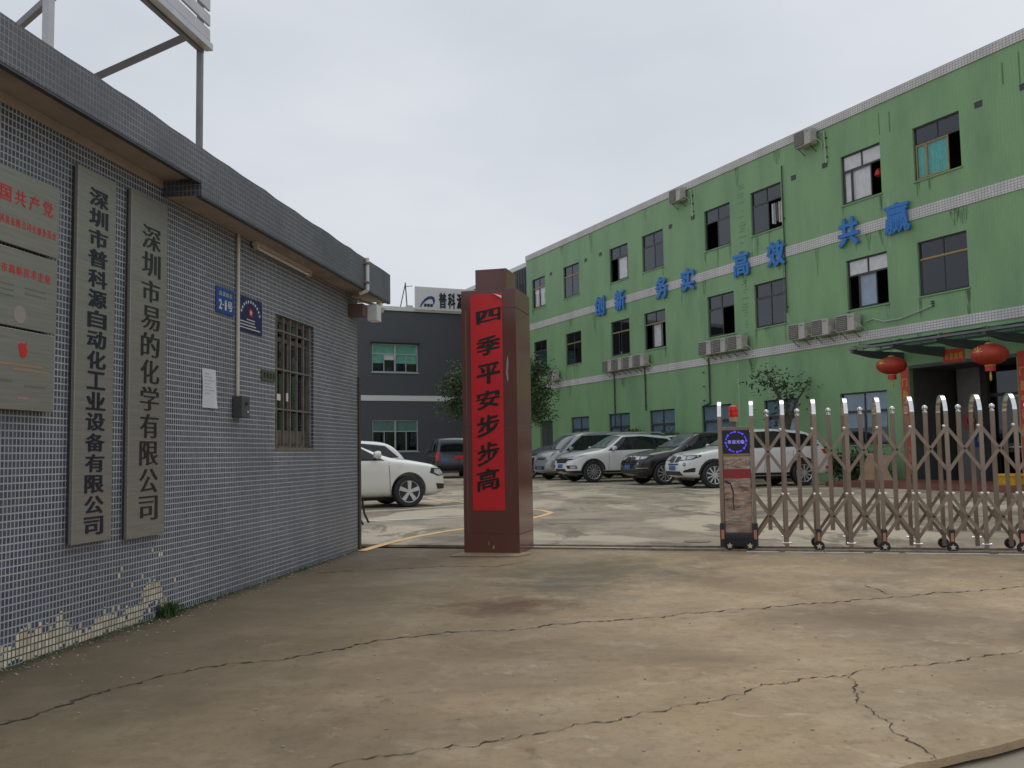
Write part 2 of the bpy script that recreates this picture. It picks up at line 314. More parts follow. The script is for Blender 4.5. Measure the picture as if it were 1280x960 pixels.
# ------------------------------------------------------------------ mesh builder
class MB:
    def __init__(s): s.v = []; s.f = []; s.m = []; s.sm = False
    def add(s, vs, fs, mi=0):
        o = len(s.v); s.v += [tuple(v) for v in vs]; s.f += [tuple(i + o for i in f) for f in fs]; s.m += [mi] * len(fs); return s
    def box(s, x0, x1, y0, y1, z0, z1, mi=0):
        vs = [(x, y, z) for x in (x0, x1) for y in (y0, y1) for z in (z0, z1)]
        return s.add(vs, [(0, 1, 3, 2), (4, 6, 7, 5), (0, 4, 5, 1), (2, 3, 7, 6), (0, 2, 6, 4), (1, 5, 7, 3)], mi)
    def tube(s, a, b, r, n=8, mi=0, r2=None, cap=True):
        a, b = Vector(a), Vector(b); d = (b - a).normalized(); q = d.orthogonal().normalized(); w = d.cross(q); r2 = r if r2 is None else r2
        vs = []
        for p, rr in ((a, r), (b, r2)):
            for i in range(n):
                t = 2 * pi * i / n; vs.append(p + (q * cos(t) + w * sin(t)) * rr)
        fs = [(i, (i + 1) % n, n + (i + 1) % n, n + i) for i in range(n)]
        if cap: fs += [tuple(range(n))[::-1], tuple(range(n, 2 * n))]
        return s.add(vs, fs, mi)
    def path(s, pts, r, n=8, mi=0):
        for i in range(len(pts) - 1): s.tube(pts[i], pts[i + 1], r, n, mi)
        return s
    def bar(s, a, b, w, d, mi=0, up=(0, 1, 0)):
        """rectangular bar a->b, width w across, depth d along 'up'"""
        a, b = Vector(a), Vector(b); t = (b - a).normalized(); u = Vector(up); u = (u - t * u.dot(t)).normalized(); c = t.cross(u)
        vs = [p + c * (w / 2 * i) + u * (d / 2 * j) for p in (a, b) for i, j in ((-1, -1), (1, -1), (1, 1), (-1, 1))]
        return s.add(vs, [(0, 1, 2, 3), (7, 6, 5, 4), (0, 4, 5, 1), (1, 5, 6, 2), (2, 6, 7, 3), (3, 7, 4, 0)], mi)
    def lathe(s, prof, n=16, c=(0, 0, 0), axis='z', mi=0):
        vs = []
        for r, h in prof:
            for i in range(n):
                t = 2 * pi * i / n; p = (r * cos(t), r * sin(t), h)
                if axis == 'y': p = (p[0], p[2], p[1])
                if axis == 'x': p = (p[2], p[0], p[1])
                vs.append((p[0] + c[0], p[1] + c[1], p[2] + c[2]))
        fs = []
        for j in range(len(prof) - 1):
            for i in range(n):
                a, b = j * n + i, j * n + (i + 1) % n; fs.append((a, b, b + n, a + n))
        fs.append(tuple(range(n))[::-1]); fs.append(tuple(range((len(prof) - 1) * n, len(prof) * n)))
        return s.add(vs, fs, mi)
    def prism(s, poly, y0, y1, mi=0):
        """poly in x,z extruded along y"""
        n = len(poly); vs = [(x, y0, z) for x, z in poly] + [(x, y1, z) for x, z in poly]
        fs = [tuple(range(n)), tuple(range(n, 2 * n))[::-1]] + [(i, n + i, n + (i + 1) % n, (i + 1) % n) for i in range(n)]
        return s.add(vs, fs, mi)
    def slab(s, poly, z0, z1, mi=0):
        n = len(poly); vs = [(x, y, z0) for x, y in poly] + [(x, y, z1) for x, y in poly]
        fs = [tuple(range(n))[::-1], tuple(range(n, 2 * n))] + [(i, (i + 1) % n, n + (i + 1) % n, n + i) for i in range(n)]
        return s.add(vs, fs, mi)
    def wall(s, x0, x1, z0, z1, holes, y=0, depth=0, mi=0, mr=None):
        """face on the plane y, outwards -y, with rectangular holes and their reveals"""
        xs = sorted({x0, x1, *[h[0] for h in holes], *[h[1] for h in holes]}); zs = sorted({z0, z1, *[h[2] for h in holes], *[h[3] for h in holes]})
        for i in range(len(xs) - 1):
            for j in range(len(zs) - 1):
                cx, cz = (xs[i] + xs[i + 1]) / 2, (zs[j] + zs[j + 1]) / 2
                if any(h[0] < cx < h[1] and h[2] < cz < h[3] for h in holes): continue
                s.add([(xs[i], y, zs[j]), (xs[i + 1], y, zs[j]), (xs[i + 1], y, zs[j + 1]), (xs[i], y, zs[j + 1])], [(0, 1, 2, 3)], mi)
        if depth:
            for a, b, c, d in holes:
                v = [(a, y, c), (b, y, c), (b, y, d), (a, y, d), (a, y + depth, c), (b, y + depth, c), (b, y + depth, d), (a, y + depth, d)]
                s.add(v, [(0, 4, 5, 1), (1, 5, 6, 2), (2, 6, 7, 3), (3, 7, 4, 0)], mi if mr is None else mr)
        return s
    def mesh(s, name, mats, smooth=False):
        me = bpy.data.meshes.new(name); me.from_pydata(s.v, [], s.f); me.update()
        for m in (mats if isinstance(mats, (list, tuple)) else [mats]): me.materials.append(m)
        me.polygons.foreach_set('material_index', s.m)
        uvl = me.uv_layers.new(name='UVMap'); vv = me.vertices
        for p in me.polygons:
            n = p.normal; ax, ay, az = abs(n.x), abs(n.y), abs(n.z)
            for li in p.loop_indices:
                c = vv[me.loops[li].vertex_index].co
                uvl.data[li].uv = (c.x, c.z) if ay >= ax and ay >= az else ((c.y, c.z) if ax >= az else (c.x, c.y))
        if smooth:
            for p in me.polygons: p.use_smooth = True
            me.set_sharp_from_angle(angle=radians(38))
        return me
def link(o, parent=None, loc=None, rot=None):
    COL.objects.link(o)
    if parent: o.parent = parent
    if loc is not None: o.location = loc
    if rot is not None: o.rotation_euler = rot if not isinstance(rot, (int, float)) else (0, 0, rot)
    return o
def part(name, mb, mats, parent=None, loc=None, rot=None, smooth=False, bevel=0, label=None, kind=None):
    me = mb.mesh(name, mats, smooth) if isinstance(mb, MB) else mb
    o = link(bpy.data.objects.new(name, me), parent, loc, rot)
    if bevel:
        b = o.modifiers.new('bevel', 'BEVEL'); b.width = bevel; b.segments = 2; b.limit_method = 'ANGLE'; b.angle_limit = radians(50)
    if label: o['label'] = label
    if kind: o['kind'] = kind
    return o
def tag(o, label, cat, group=None):
    o['label'] = label; o['category'] = cat
    if group: o['group'] = group
    return o
def thing(name, label, cat, loc=(0, 0, 0), rot=0, group=None):
    o = link(bpy.data.objects.new(name, None), None, loc, rot); o.empty_display_size = .1
    return tag(o, label, cat, group)
def copy_tree(o, parent=None):
    c = o.copy(); COL.objects.link(c); c.parent = parent
    for ch in [k for k in KIDS(o)]: copy_tree(ch, c)
    return c
def KIDS(o): return [k for k in bpy.data.objects if k.parent == o]
# text -> mesh in the xz plane, facing -y, centred, scaled to a box
def glyphs(text, w, h, thick=.002, kx=0, ky=0, shear=0, jit=0, fit=True, seed=0):
    cu = bpy.data.curves.new('t', 'FONT'); cu.body = text; cu.size = 1; cu.resolution_u = 3
    ob = bpy.data.objects.new('t', cu); COL.objects.link(ob); bpy.context.view_layer.update()
    me = bpy.data.meshes.new_from_object(ob.evaluated_get(bpy.context.evaluated_depsgraph_get()))
    bpy.data.objects.remove(ob); bpy.data.curves.remove(cu)
    bm = bmesh.new(); bm.from_mesh(me); bpy.data.meshes.remove(me)
    bmesh.ops.remove_doubles(bm, verts=bm.verts, dist=1e-5)
    rnd = random.Random(seed)
    if kx or ky:
        nrm = {}
        for e in bm.edges:
            if len(e.link_faces) == 1:
                f = e.link_faces[0]; a, b = e.verts; d = (b.co - a.co); n = Vector((d.y, -d.x, 0))
                if n.length < 1e-9: continue
                n.normalize(); mid = (a.co + b.co) / 2
                if n.dot(f.calc_center_median() - mid) > 0: n = -n
                for v in (a, b): nrm.setdefault(v, []).append(n)
        for v, ns in nrm.items():
            n = sum(ns, Vector())
            if n.length > 1e-6:
                n.normalize(); j = 1 + jit * rnd.uniform(-1, 1)
                v.co.x += n.x * kx * j; v.co.y += n.y * ky * j
    xs = [v.co.x for v in bm.verts]; ys = [v.co.y for v in bm.verts]
    cx, cy, sx, sy = (min(xs) + max(xs)) / 2, (min(ys) + max(ys)) / 2, max(xs) - min(xs), max(ys) - min(ys)
    k = (w / sx, h / sy) if fit else (h, h)
    for v in bm.verts:
        x, y = (v.co.x - cx) * k[0], (v.co.y - cy) * k[1]
        v.co = Vector((x, 0, y + shear * x))
    for f in bm.faces:
        if f.normal.y > 0 or True: pass
    bm.normal_update()
    fl = [f for f in bm.faces if f.normal.y > 0]
    if fl: bmesh.ops.reverse_faces(bm, faces=fl)
    if thick > 0:
        ex = bmesh.ops.extrude_face_region(bm, geom=bm.faces[:])
        for v in [g for g in ex['geom'] if isinstance(g, bmesh.types.BMVert)]: v.co.y -= thick
    me = bpy.data.meshes.new('glyph'); bm.to_mesh(me); bm.free(); return me
def text(name, s, mat_, parent, x, y, z, w, h, **k):
    me = glyphs(s, w, h, **k); me.name = name; me.materials.append(mat_)
    return link(bpy.data.objects.new(name, me), parent, (x, y, z))
# ================================================================== GROUND
def sheet(name, poly, z, m, thick=0):
    mb = MB()
    if thick: mb.slab(poly, z - thick, z)
    else: mb.add([(x, y, z) for x, y in poly], [tuple(range(len(poly)))])
    return part(name, mb, m, kind='structure')
sheet('ground', [(-600, -600), (600, -600), (600, 900), (-600, 900)], -.045, M_soil)
def TP(x, y): p = FT.w(x, y, 0); return (p.x, p.y)
rnd = random.Random(3)
edge = [G(*p) for p in ((1104, 968), (1128, 958), (1146, 953), (1165, 951), (1190, 945), (1215, 939), (1240, 934), (1262, 928), (1290, 920), (1400, 890))]
apron = [(-3.2, -3), (.6, -3), (.9, 1.5), (1.15, 3.0)] + [(p.x, p.y) for p in edge] + [(7, 4.2), (14, 4.5)] + [TP(12, -.1), TP(-.3, -.1)] + [TP(-2.7, -.1), TP(-9, -.1)]
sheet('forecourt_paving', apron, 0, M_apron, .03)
yard = [TP(-60, .32), TP(90, .32), (120, 120), (-80, 120)]
sheet('yard_paving', yard, 0, M_yard, .03)
# gate threshold with two rails
th = thing('gate_threshold', 'low concrete sill with two rusty rails running across the gateway', 'rail track', FT.P, FT.rot)
part('sill', MB().box(-2.72, 12, -.1, .32, -.03, .004), M_yard, th)
for y in (-.055, .27): part('rail', MB().box(-2.72, 12, y - .016, y + .016, .004, .024), M_rail, th, bevel=.003)
for i in range(26): part('white_edge', MB().box(-.1 + i * .4, .24 + i * .4 + .14 * ((i * 7) % 3) / 2, -.135, -.102, .001, .0065), M_mosswhite, th)
part('gutter', MB().box(-2.72, 12, -.02, .012, .0045, .0075), M_crack, th)
# cracks: jagged ribbons of dark dirt lying in the joint
def crack(pts, w, jag=.035, seed=0, z=.0035):
    r = random.Random(seed); P = [G(*p) for p in pts]; out = []
    for i in range(len(P) - 1):
        n = max(2, int((P[i + 1] - P[i]).length / .025))
        for k in range(n): out.append(P[i].lerp(P[i + 1], k / n))
    out.append(P[-1]); mb = MB(); off = 0; L = []; 
    for i, p in enumerate(out):
        off = off * .82 + r.uniform(-1, 1) * jag * .45; fine = r.uniform(-1, 1) * .006
        d = (out[min(i + 1, len(out) - 1)] - out[max(i - 1, 0)]).normalized(); n = Vector((-d.y, d.x, 0)); ww = w * r.choice((.3, .5, .7, 1, 1.7)) * r.uniform(.7, 1.2) * (.4 + .6 * min(1, i / 6, (len(out) - 1 - i) / 6 + .01))
        q = p + n * (off + fine); L.append((q - n * ww / 2, q + n * ww / 2))
    vs = []
    for a, b in L: vs += [(a.x, a.y, z), (b.x, b.y, z)]
    mb.add(vs, [(2 * i, 2 * i + 2, 2 * i + 3, 2 * i + 1) for i in range(len(L) - 1)])
    o = part('ground_crack', mb, M_crack, kind='structure'); return o
crack([(-40, 925), (0, 907), (40, 896), (100, 872), (150, 856), (235, 838), (300, 829), (350, 826), (420, 811), (470, 802), (560, 791), (640, 789), (700, 781), (760, 776), (880, 766), (1000, 757), (1100, 748), (1200, 739), (1290, 732)], .013, .05, seed=1)
crack([(372, 717), (410, 716), (450, 713), (500, 711), (560, 708), (620, 709), (662, 702)], .015, .025, seed=2)
crack([(395, 965), (440, 953), (510, 948), (560, 940), (640, 924), (680, 912), (720, 903), (780, 902), (850, 887), (900, 875), (960, 860), (1000, 850), (1065, 846), (1110, 836), (1160, 832), (1220, 820), (1290, 813)], .0075, .05, seed=3)
crack([(1066, 846), (1074, 862), (1084, 880), (1100, 893), (1118, 905), (1130, 920), (1146, 935), (1158, 952)], .006, .035, seed=4)
crack([(1080, 731), (1100, 738), (1110, 744)], .012, seed=5)
# painted lines in the yard
def strip(name, pts, w, m, z=.0045):
    P = [G(*p) for p in pts]; vs = []
    for i, p in enumerate(P):
        d = (P[min(i + 1, len(P) - 1)] - P[max(i - 1, 0)]).normalized(); n = Vector((-d.y, d.x, 0)); vs += [(*(p - n * w / 2).xy, z), (*(p + n * w / 2).xy, z)]
    part(name, MB().add(vs, [(2 * i, 2 * i + 2, 2 * i + 3, 2 * i + 1) for i in range(len(P) - 1)]), m, kind='structure')
strip('yellow_line', [(452, 689), (468, 684), (490, 678), (520, 671), (550, 665.5), (582, 661), (620, 656), (660, 649), (680, 644.5), (689, 641), (680, 638.6), (660, 636.5)], .12, M_yellow)
strip('yellow_line', [(534, 623), (560, 626), (600, 630), (640, 634.5), (662, 637)], .12, M_yellow, .0035)
strip('white_line', [(440, 640.5), (500, 637.5), (560, 633), (600, 630)], .1, M_mosswhite, .0055)
strip('white_line', [(440, 652.5), (500, 650), (582, 646.5), (640, 644), (662, 642)], .1, M_mosswhite, .0065)
strip('white_line', [(525, 628.5), (552, 626)], .1, M_mosswhite, .0075)
strip('white_line', [(664, 601), (760, 606), (850, 610.5), (905, 615)], .12, M_mosswhite, .0055)
strip('white_line', [(950, 609), (1080, 606)], .12, M_mosswhite, .0065)
# ================================================================== GUARDHOUSE (left)
gh = thing('guardhouse', 'low guardhouse clad in slate blue mosaic tiles with a deep tiled roof edge', 'building', FA.P, FA.rot)
WN = (2.025, 3.028, 1.195, 2.457)
mb = MB().wall(-9, 4.5, -.05, 3.2, [WN], 0, .14)
mb.add([(4.5, 0, -.05), (4.5, 4, -.05), (4.5, 4, 3.2), (4.5, 0, 3.2)], [(0, 1, 2, 3)])
mb.add([(-9, 4, -.05), (4.5, 4, -.05), (4.5, 4, 3.2), (-9, 4, 3.2)], [(0, 3, 2, 1)])
mb.add([(-9, 0, -.05), (-9, 4, -.05), (-9, 4, 3.2), (-9, 0, 3.2)], [(0, 3, 2, 1)])
part('wall', mb, M_mosaic, gh)
# roof slab in two pieces, the right-hand one with a lower soffit
ZT = 3.345
def fascia(x0, x1, zb, name):
    mb = MB(); r = random.Random(int(x0 * 10) + 50); n = int((x1 - x0) / .22)
    xs = [x0 + (x1 - x0) * i / n for i in range(n + 1)]; zt = [ZT + r.uniform(-.006, .008) for _ in xs]
    for i in range(n):
        a, b, c, d = xs[i], xs[i + 1], zt[i], zt[i + 1]
        mb.add([(a, -.3, zb), (b, -.3, zb), (b, -.3, d), (a, -.3, c), (a, -.12, c), (b, -.12, d), (a, -.12, 3.22), (b, -.12, 3.22)], [(0, 1, 2, 3), (3, 2, 5, 4), (4, 5, 7, 6)])
    mb.add([(x0, -.3, zb), (x0, -.12, zb), (x0, -.12, ZT), (x0, -.3, ZT)], [(0, 3, 2, 1)])
    mb.add([(x1, -.3, zb), (x1, -.12, zb), (x1, -.12, ZT), (x1, -.3, ZT)], [(0, 1, 2, 3)])
    return part(name, mb, M_mosaic2, gh)
fascia(-9, -.034, 3.095, 'fascia'); fascia(-.032, 4.9, 2.995, 'fascia')
part('drip_edge', MB().box(-9, -.036, -.298, -.26, 3.08, 3.1), M_darkframe, gh)
part('drip_edge', MB().box(-.03, 4.898, -.298, -.26, 2.982, 3.0), M_darkframe, gh)
part('soffit', MB().box(-9, -.036, -.262, 4.2, 3.122, 3.215), M_soffit, gh)
mb = MB().box(-.03, 4.898, -.262, 4.2, 3.012, 3.215)
part('soffit', mb, M_soffit, gh)
part('soffit_beam', MB().box(-.034, -.02, -.26, 3.9, 3.0, 3.12), M_mosaic2, gh)
part('roof_deck', MB().box(-9, 4.89, -.119, 4.2, 3.216, 3.25), M_soil, gh)
part('plaster_band', MB().box(-9, 4.5, -.006, 0, 3.06, 3.12), M_soffit, gh)
# barred window
gw = part('window', MB().box(2.025, 2.06, .07, .12, 1.195, 2.457).box(2.993, 3.028, .07, .12, 1.195, 2.457).box(2.06, 2.993, .07, .12, 1.195, 1.23).box(2.06, 2.993, .07, .12, 2.41, 2.457)
          .box(2.06, 2.993, .075, .115, 2.22, 2.26).box(2.5, 2.54, .075, .115, 1.23, 2.41), M_bars, gh)
for a, b, c, d in ((2.06, 2.5, 1.23, 2.22), (2.54, 2.993, 1.23, 2.22), (2.06, 2.5, 2.26, 2.41), (2.54, 2.993, 2.26, 2.41)):
    part('pane', MB().box(a, b, .09, .096, c, d), M_glass, gw)
part('sash_rail', MB().box(2.06, 2.5, .06, .075, 1.23, 1.36).box(2.54, 2.993, .06, .075, 1.23, 1.36), M_bars, gw)
for k in range(6): part('security_bar', MB().box(2.085 + k * .172, 2.107 + k * .172, .015, .037, 1.21, 2.44), M_bars, gw)
for z in (1.55, 1.93, 2.3): part('security_bar', MB().box(2.03, 3.02, .012, .04, z, z + .016), M_bars, gw)
part('latch_tag', MB().box(2.09, 2.17, .008, .014, 1.64, 1.7), M_curl, gw); part('latch_tag', MB().box(2.32, 2.36, .008, .014, 1.64, 1.72), M_curl, gw)
part('inner_wall', MB().box(-2, 4.4, .9, .95, .1, 2.9), mat('room_wall', (.12, .12, .12), .9), gh)
part('sill_stain', MB().box(2.02, 3.03, -.004, .0, 1.165, 1.195), M_bars, gh)
part('corner_post', MB().box(4.5, 4.57, -.02, .05, 0, 2.05), mat('brown_post', (.07, .05, .045), .5), gh, bevel=.004)
# ---- long name boards
def board(name, label, x0, x1, z0, z1, s, tm, **k):
    t = thing(name, label, 'sign', FA.w(x0, 0, z0), FA.rot)
    w, h = x1 - x0, z1 - z0
    part('panel', MB().box(0, w, -.045, -.02, 0, h), M_steel, t, bevel=.003)
    part('backing', MB().box(.01, w - .01, -.02, 0, .01, h - .01), M_edge, t)
    return t, w, h
t, w, h = board('name_board', 'tall steel name board with sixteen bold black characters, left of the narrower board', -1.10, -.69, .6, 2.91, '', None)
zs0, zs1 = 2.75 - .6, .70 - .6
for i, ch in enumerate('深圳市普科源自动化工业设备有限公司'):
    z = zs0 + (zs1 - zs0) * i / 16
    text('character', ch, M_navytxt, t, w * .53, -.0455, z, .2 if ch != '工' else .19, .112, thick=.003, kx=.035, ky=.022)
for x, z in ((.03, h - .02), (w - .03, h - .02)): part('fixing_hook', MB().lathe([(.012, -.012), (.014, 0), (.008, .01)], 10, (x, -.03, z + .02)), M_chrome, t, smooth=True)
t, w, h = board('name_board', 'tall steel name board with eleven thin-stroked black characters, beside the pale notice corner', -.51, -.035, .58, 2.93, '', None)
for i, ch in enumerate('深圳市易的化学有限公司'):
    z = (2.64 - .58) + ((.77 - .58) - (2.64 - .58)) * i / 10
    text('character', ch, M_greentxt, t, w * .54, -.0455, z, .24, .165 if ch != '市' else .15, thick=.003, kx=.028, ky=-.006)
# ---- three square plaques at the picture's left
def plaque(label, z0, z1, x1, tilt=0):
    t = thing('wall_plaque', label, 'sign', FA.w(-1.96, 0, z0), FA.rot, None); w = x1 + 1.96; h = z1 - z0
    part('panel', MB().box(0, w, -.05, -.03, 0, h), M_steel, t, bevel=.003); part('backing', MB().box(.02, w - .02, -.03, 0, .02, h - .02), M_edge, t)
    return t, w, h
t, w, h = plaque('steel plaque with large red characters, topmost of the three plaques at the left edge', 2.28, 2.70, -1.28)
for i, ch in enumerate('中国共产党'): text('character', ch, M_redtxt, t, .10 + i * .118, -.0505, .27, .085, .085, thick=.002, kx=.02, ky=.004)
for i, ch in enumerate('自动化科技有限公司支部委员会'): text('small_character', ch, M_redtxt, t, .06 + i * .044, -.0505, .125, .034, .045, thick=.001, kx=.015, ky=.005)
t, w, h = plaque('steel plaque with one row of small red characters, middle of the three plaques', 1.835, 2.262, -1.29)
for i, ch in enumerate('深圳市高新技术企业'): text('small_character', ch, M_redtxt, t, .1 + i * .06, -.0505, .31, .048, .05, thick=.001, kx=.02, ky=.01)
for i in range(5): part('print_line', MB().box(.12 + .27 * (i % 2), .3 + .27 * (i % 2), -.0515, -.05, .22 - .03 * (i // 2), .228 - .03 * (i // 2)), M_faint, t)
part('faint_seal', MB().lathe([(.05, -.0512), (.05, -.05)], 20, (.35, 0, .07), 'y'), mat('faint_red', (.3, .25, .22), .5), t)
t, w, h = plaque('steel plaque with a small red flame emblem, lowest of the three plaques', 1.382, 1.822, -1.30)
fl = MB()
fl.prism([(.345, .36), (.362, .30), (.385, .285), (.412, .30), (.42, .335), (.405, .35), (.415, .38), (.39, .365), (.37, .37)], -.0525, -.05)
part('flame_emblem', fl, M_redtxt, t)
for i, (a, b, z, c) in enumerate(((.2, .55, .24, (.36, .22, .12)), (.3, .6, .215, (.33, .24, .13)), (.15, .3, .15, (.15, .16, .14)), (.4, .58, .13, (.15, .16, .14)), (.34, .44, .06, (.35, .2, .17)))):
    part('print_line', MB().box(a, b, -.0515, -.05, z, z + .012), mat('print_%d' % i, c, .5), t)
# ---- blue house number, navy police notice, small plate, paper, conduit box
t = thing('house_number_plate', 'blue enamel house number plate reading 2-1号', 'sign', FA.w(.803, 0, 2.29), FA.rot)
part('panel', MB().box(0, .32, -.012, 0, 0, .21), M_bluesign, t, bevel=.002)
for i, ch in enumerate('高湖路东'): text('street_character', ch, M_gold if 0 else mat('pale_yellow_print', (.5, .48, .33), .4), t, .065 + i * .063, -.0125, .16, .05, .04, thick=.0015, kx=.01, ky=.005)
for i, (ch, w_) in enumerate((('2', .055), ('-', .025), ('1', .03), ('号', .09))): text('number_character', ch, M_whitetxt, t, (.065, .115, .16, .24)[i], -.0125, .07, w_, .082 if ch != '-' else .012, thick=.0015, kx=.04, ky=.03)
t = thing('police_notice_plate', 'navy enamel notice with an arc of white characters around a red and white badge', 'sign', FA.w(1.2, 0, 2.195), FA.rot)
part('panel', MB().box(0, .5, -.012, 0, 0, .305), M_navy, t, bevel=.002)
for i in range(11):
    a = radians(160 - 14 * i); x, z = .25 + .2 * cos(a), .12 + .15 * sin(a)
    part('arc_character', MB().box(-.011, .011, -.0145, -.012, -.012, .012), M_whitetxt, t, (x, 0, z), (0, -(a - pi / 2), 0))
part('badge', MB().prism([(.25 + .05 * cos(radians(90 + 36 * k)) * (1 if k % 2 == 0 else .72), .175 + .042 * sin(radians(90 + 36 * k)) * (1 if k % 2 == 0 else .72)) for k in range(10)], -.0155, -.012), M_redtxt, t)
part('badge_centre', MB().lathe([(.018, -.0168), (.018, -.0155)], 12, (.25, 0, .175), 'y'), M_whitetxt, t)
for i, (a, b) in enumerate(((.17, .34), (.03, .33), (.03, .36), (.03, .45))): part('text_line', MB().box(a, b, -.0135, -.012, .105 - .026 * i, .114 - .026 * i), M_whitetxt, t)
t = thing('window_side_plate', 'small dull green plate with four dark characters left of the barred window', 'sign', FA.w(1.7, 0, 1.80), FA.rot)
part('panel', MB().box(0, .3, -.014, 0, 0, .098), mat('olive_plate', (.09, .1, .07), .4), t, bevel=.002)
for i, ch in enumerate('来访登记'): text('character', ch, M_ink, t, .05 + i * .068, -.0145, .05, .05, .052, thick=.0015, kx=.02, ky=.01)
t = thing('paper_notice', 'sheet of white printed paper pasted on the mosaic wall below the blue number plate', 'notice', FA.w(.585, 0, 1.5), FA.rot)
mb = MB(); n = 8
for i in range(n + 1):
    for j in range(n + 1): mb.v.append((.225 * i / n, -.003 - .006 * abs(sin(i * 1.1 + j * .4)) - (.02 * (i / n) ** 3 * (1 - j / n) ** 2), .31 * j / n))
mb.add([], []); mb.f = [(a, a + n + 1, a + n + 2, a + 1) for i in range(n) for a in range(i * (n + 1), i * (n + 1) + n)]; mb.m = [0] * len(mb.f)
part('sheet', mb, M_paper, t, smooth=True)
for i in range(7): part('print_line', MB().box(.03, .12 + .07 * ((i * 7) % 3) / 2, -.0125, -.012, .27 - .026 * i, .272 - .026 * i), M_faint, t)
t = thing('conduit_and_switch_box', 'cream conduit running down from the soffit to a dark grey switch box', 'conduit', FA.w(1.18, 0, 1.46), FA.rot)
part('conduit', MB().tube((0, -.02, .1), (0, -.02, 1.55), .016, 10), M_pvc, t, smooth=True)
part('switch_box', MB().box(-.06, .09, -.09, 0, -.02, .16), mat('grey_box', (.07, .075, .075), .5), t, bevel=.006)
part('knob', MB().lathe([(.014, -.1), (.014, -.089)], 12, (.02, 0, .1), 'y'), M_black, t)
part('glow_button', MB().lathe([(.01, -.094), (.01, -.089)], 10, (.05, 0, .03), 'y'), M_whitetxt, t)
t = thing('tube_lamp', 'slim fluorescent tube lamp fixed beneath the roof soffit above the window', 'lamp', FA.w(1.45, -.04, 2.985), FA.rot)
part('batten', MB().box(0, 1.35, -.03, .02, -.01, .026), M_pvc, t, bevel=.003); part('tube', MB().tube((.05, -.01, -.028), (1.3, -.01, -.028), .014, 8), M_white, t, smooth=True)
for x in (.03, 1.32): part('holder', MB().box(x - .018, x + .018, -.028, .01, -.045, -.01), M_pvc, t)
t = thing('roof_drain_pipe', 'pale vertical drain pipe crossing the tiled roof edge near its far end', 'pipe', FA.w(3.85, -.3, 2.97), FA.rot)
part('pipe', MB().tube((0, -.03, 0), (0, -.03, .375), .022, 10).tube((0, -.03, 0), (0, .06, -.03), .022, 10), M_white, t, smooth=True)
for z in (.08, .3): part('clamp', MB().box(-.04, .03, -.055, 0, z, z + .02), M_rail, t)
t = thing('floodlight', 'white boxed floodlight on a brown bracket under the far corner of the roof', 'lamp', FA.w(4.2, -.08, 2.72), FA.rot)
part('lamp_box', MB().box(.12, .3, -.22, -.1, -.02, .17), M_white, t, bevel=.006)
part('bracket', MB().box(-.05, .14, -.1, .08, .02, .16), mat('rusty_bracket', (.14, .09, .07), .7), t, bevel=.004)
part('arm', MB().path([(-.25, -.02, .22), (.1, -.08, .2), (.45, -.16, .2)], .016), M_rail, t, smooth=True)
part('lamp_head', MB().lathe([(.05, 0), (.07, .05), (.03, .12)], 12, (.42, -.16, .12)), M_pvc, t, smooth=True)
t = thing('small_awning', 'small white sheet awning sticking out from the far end of the guardhouse', 'awning', FA.w(4.5, .2, 2.45), FA.rot)
part('sheet', MB().add([(0, -.12, .1), (.2, -.12, .0), (.2, .7, .0), (0, .7, .1), (0, -.12, .01)], [(0, 1, 2, 3), (0, 4, 1)]), M_white, t)
# ---- rooftop hoarding on steel posts
OFF = .8
hb = thing('roof_hoarding', 'slatted metal hoarding on steel posts standing on the guardhouse roof', 'billboard', FA.w(-.15, OFF, 3.25), FA.rot)
def HX(x): return x + .15
def HZ(z): return z - 3.25
xr = HX(2.24)
zb = HZ(5.15)
for i in range(9):
    part('slat', MB().box(HX(-6), xr, -.02 , .005, zb + .1 + i * .155, zb + .1 + i * .155 + .118), M_galv, hb, bevel=.004)
part('bottom_rail', MB().box(HX(-6), xr, -.05, .03, zb, zb + .07), M_galv, hb, bevel=.004)
part('backing_channel', MB().box(HX(-6), xr - .02, .035, .08, zb - .02, zb + .05), M_steelgrey, hb)
part('post', MB().box(xr - .07, xr - .02, .04, .09, 0, zb + 1.6), M_steelgrey, hb)
part('post', MB().box(HX(-.17), HX(-.10), .04, .09, 0, zb + 1.6), M_galv, hb)
part('post', MB().box(HX(-3.2), HX(-3.1), .04, .15, 0, zb + 1.6), M_galv, hb)
def hb_pt(px, py, y):
    x, z = FA.at(px, py, y); return Vector((HX(x), y - OFF, HZ(z)))
a = hb_pt(241, 42, OFF + .07); b = hb_pt(90, 110, OFF + 1.5)
part('brace', MB().bar(a, b, .07, .07), M_steelgrey, hb)
a = hb_pt(66, -5, OFF + .1); b = hb_pt(10, 45, OFF + 1.0)
part('brace', MB().bar(a, b, .05, .05), M_steelgrey, hb)
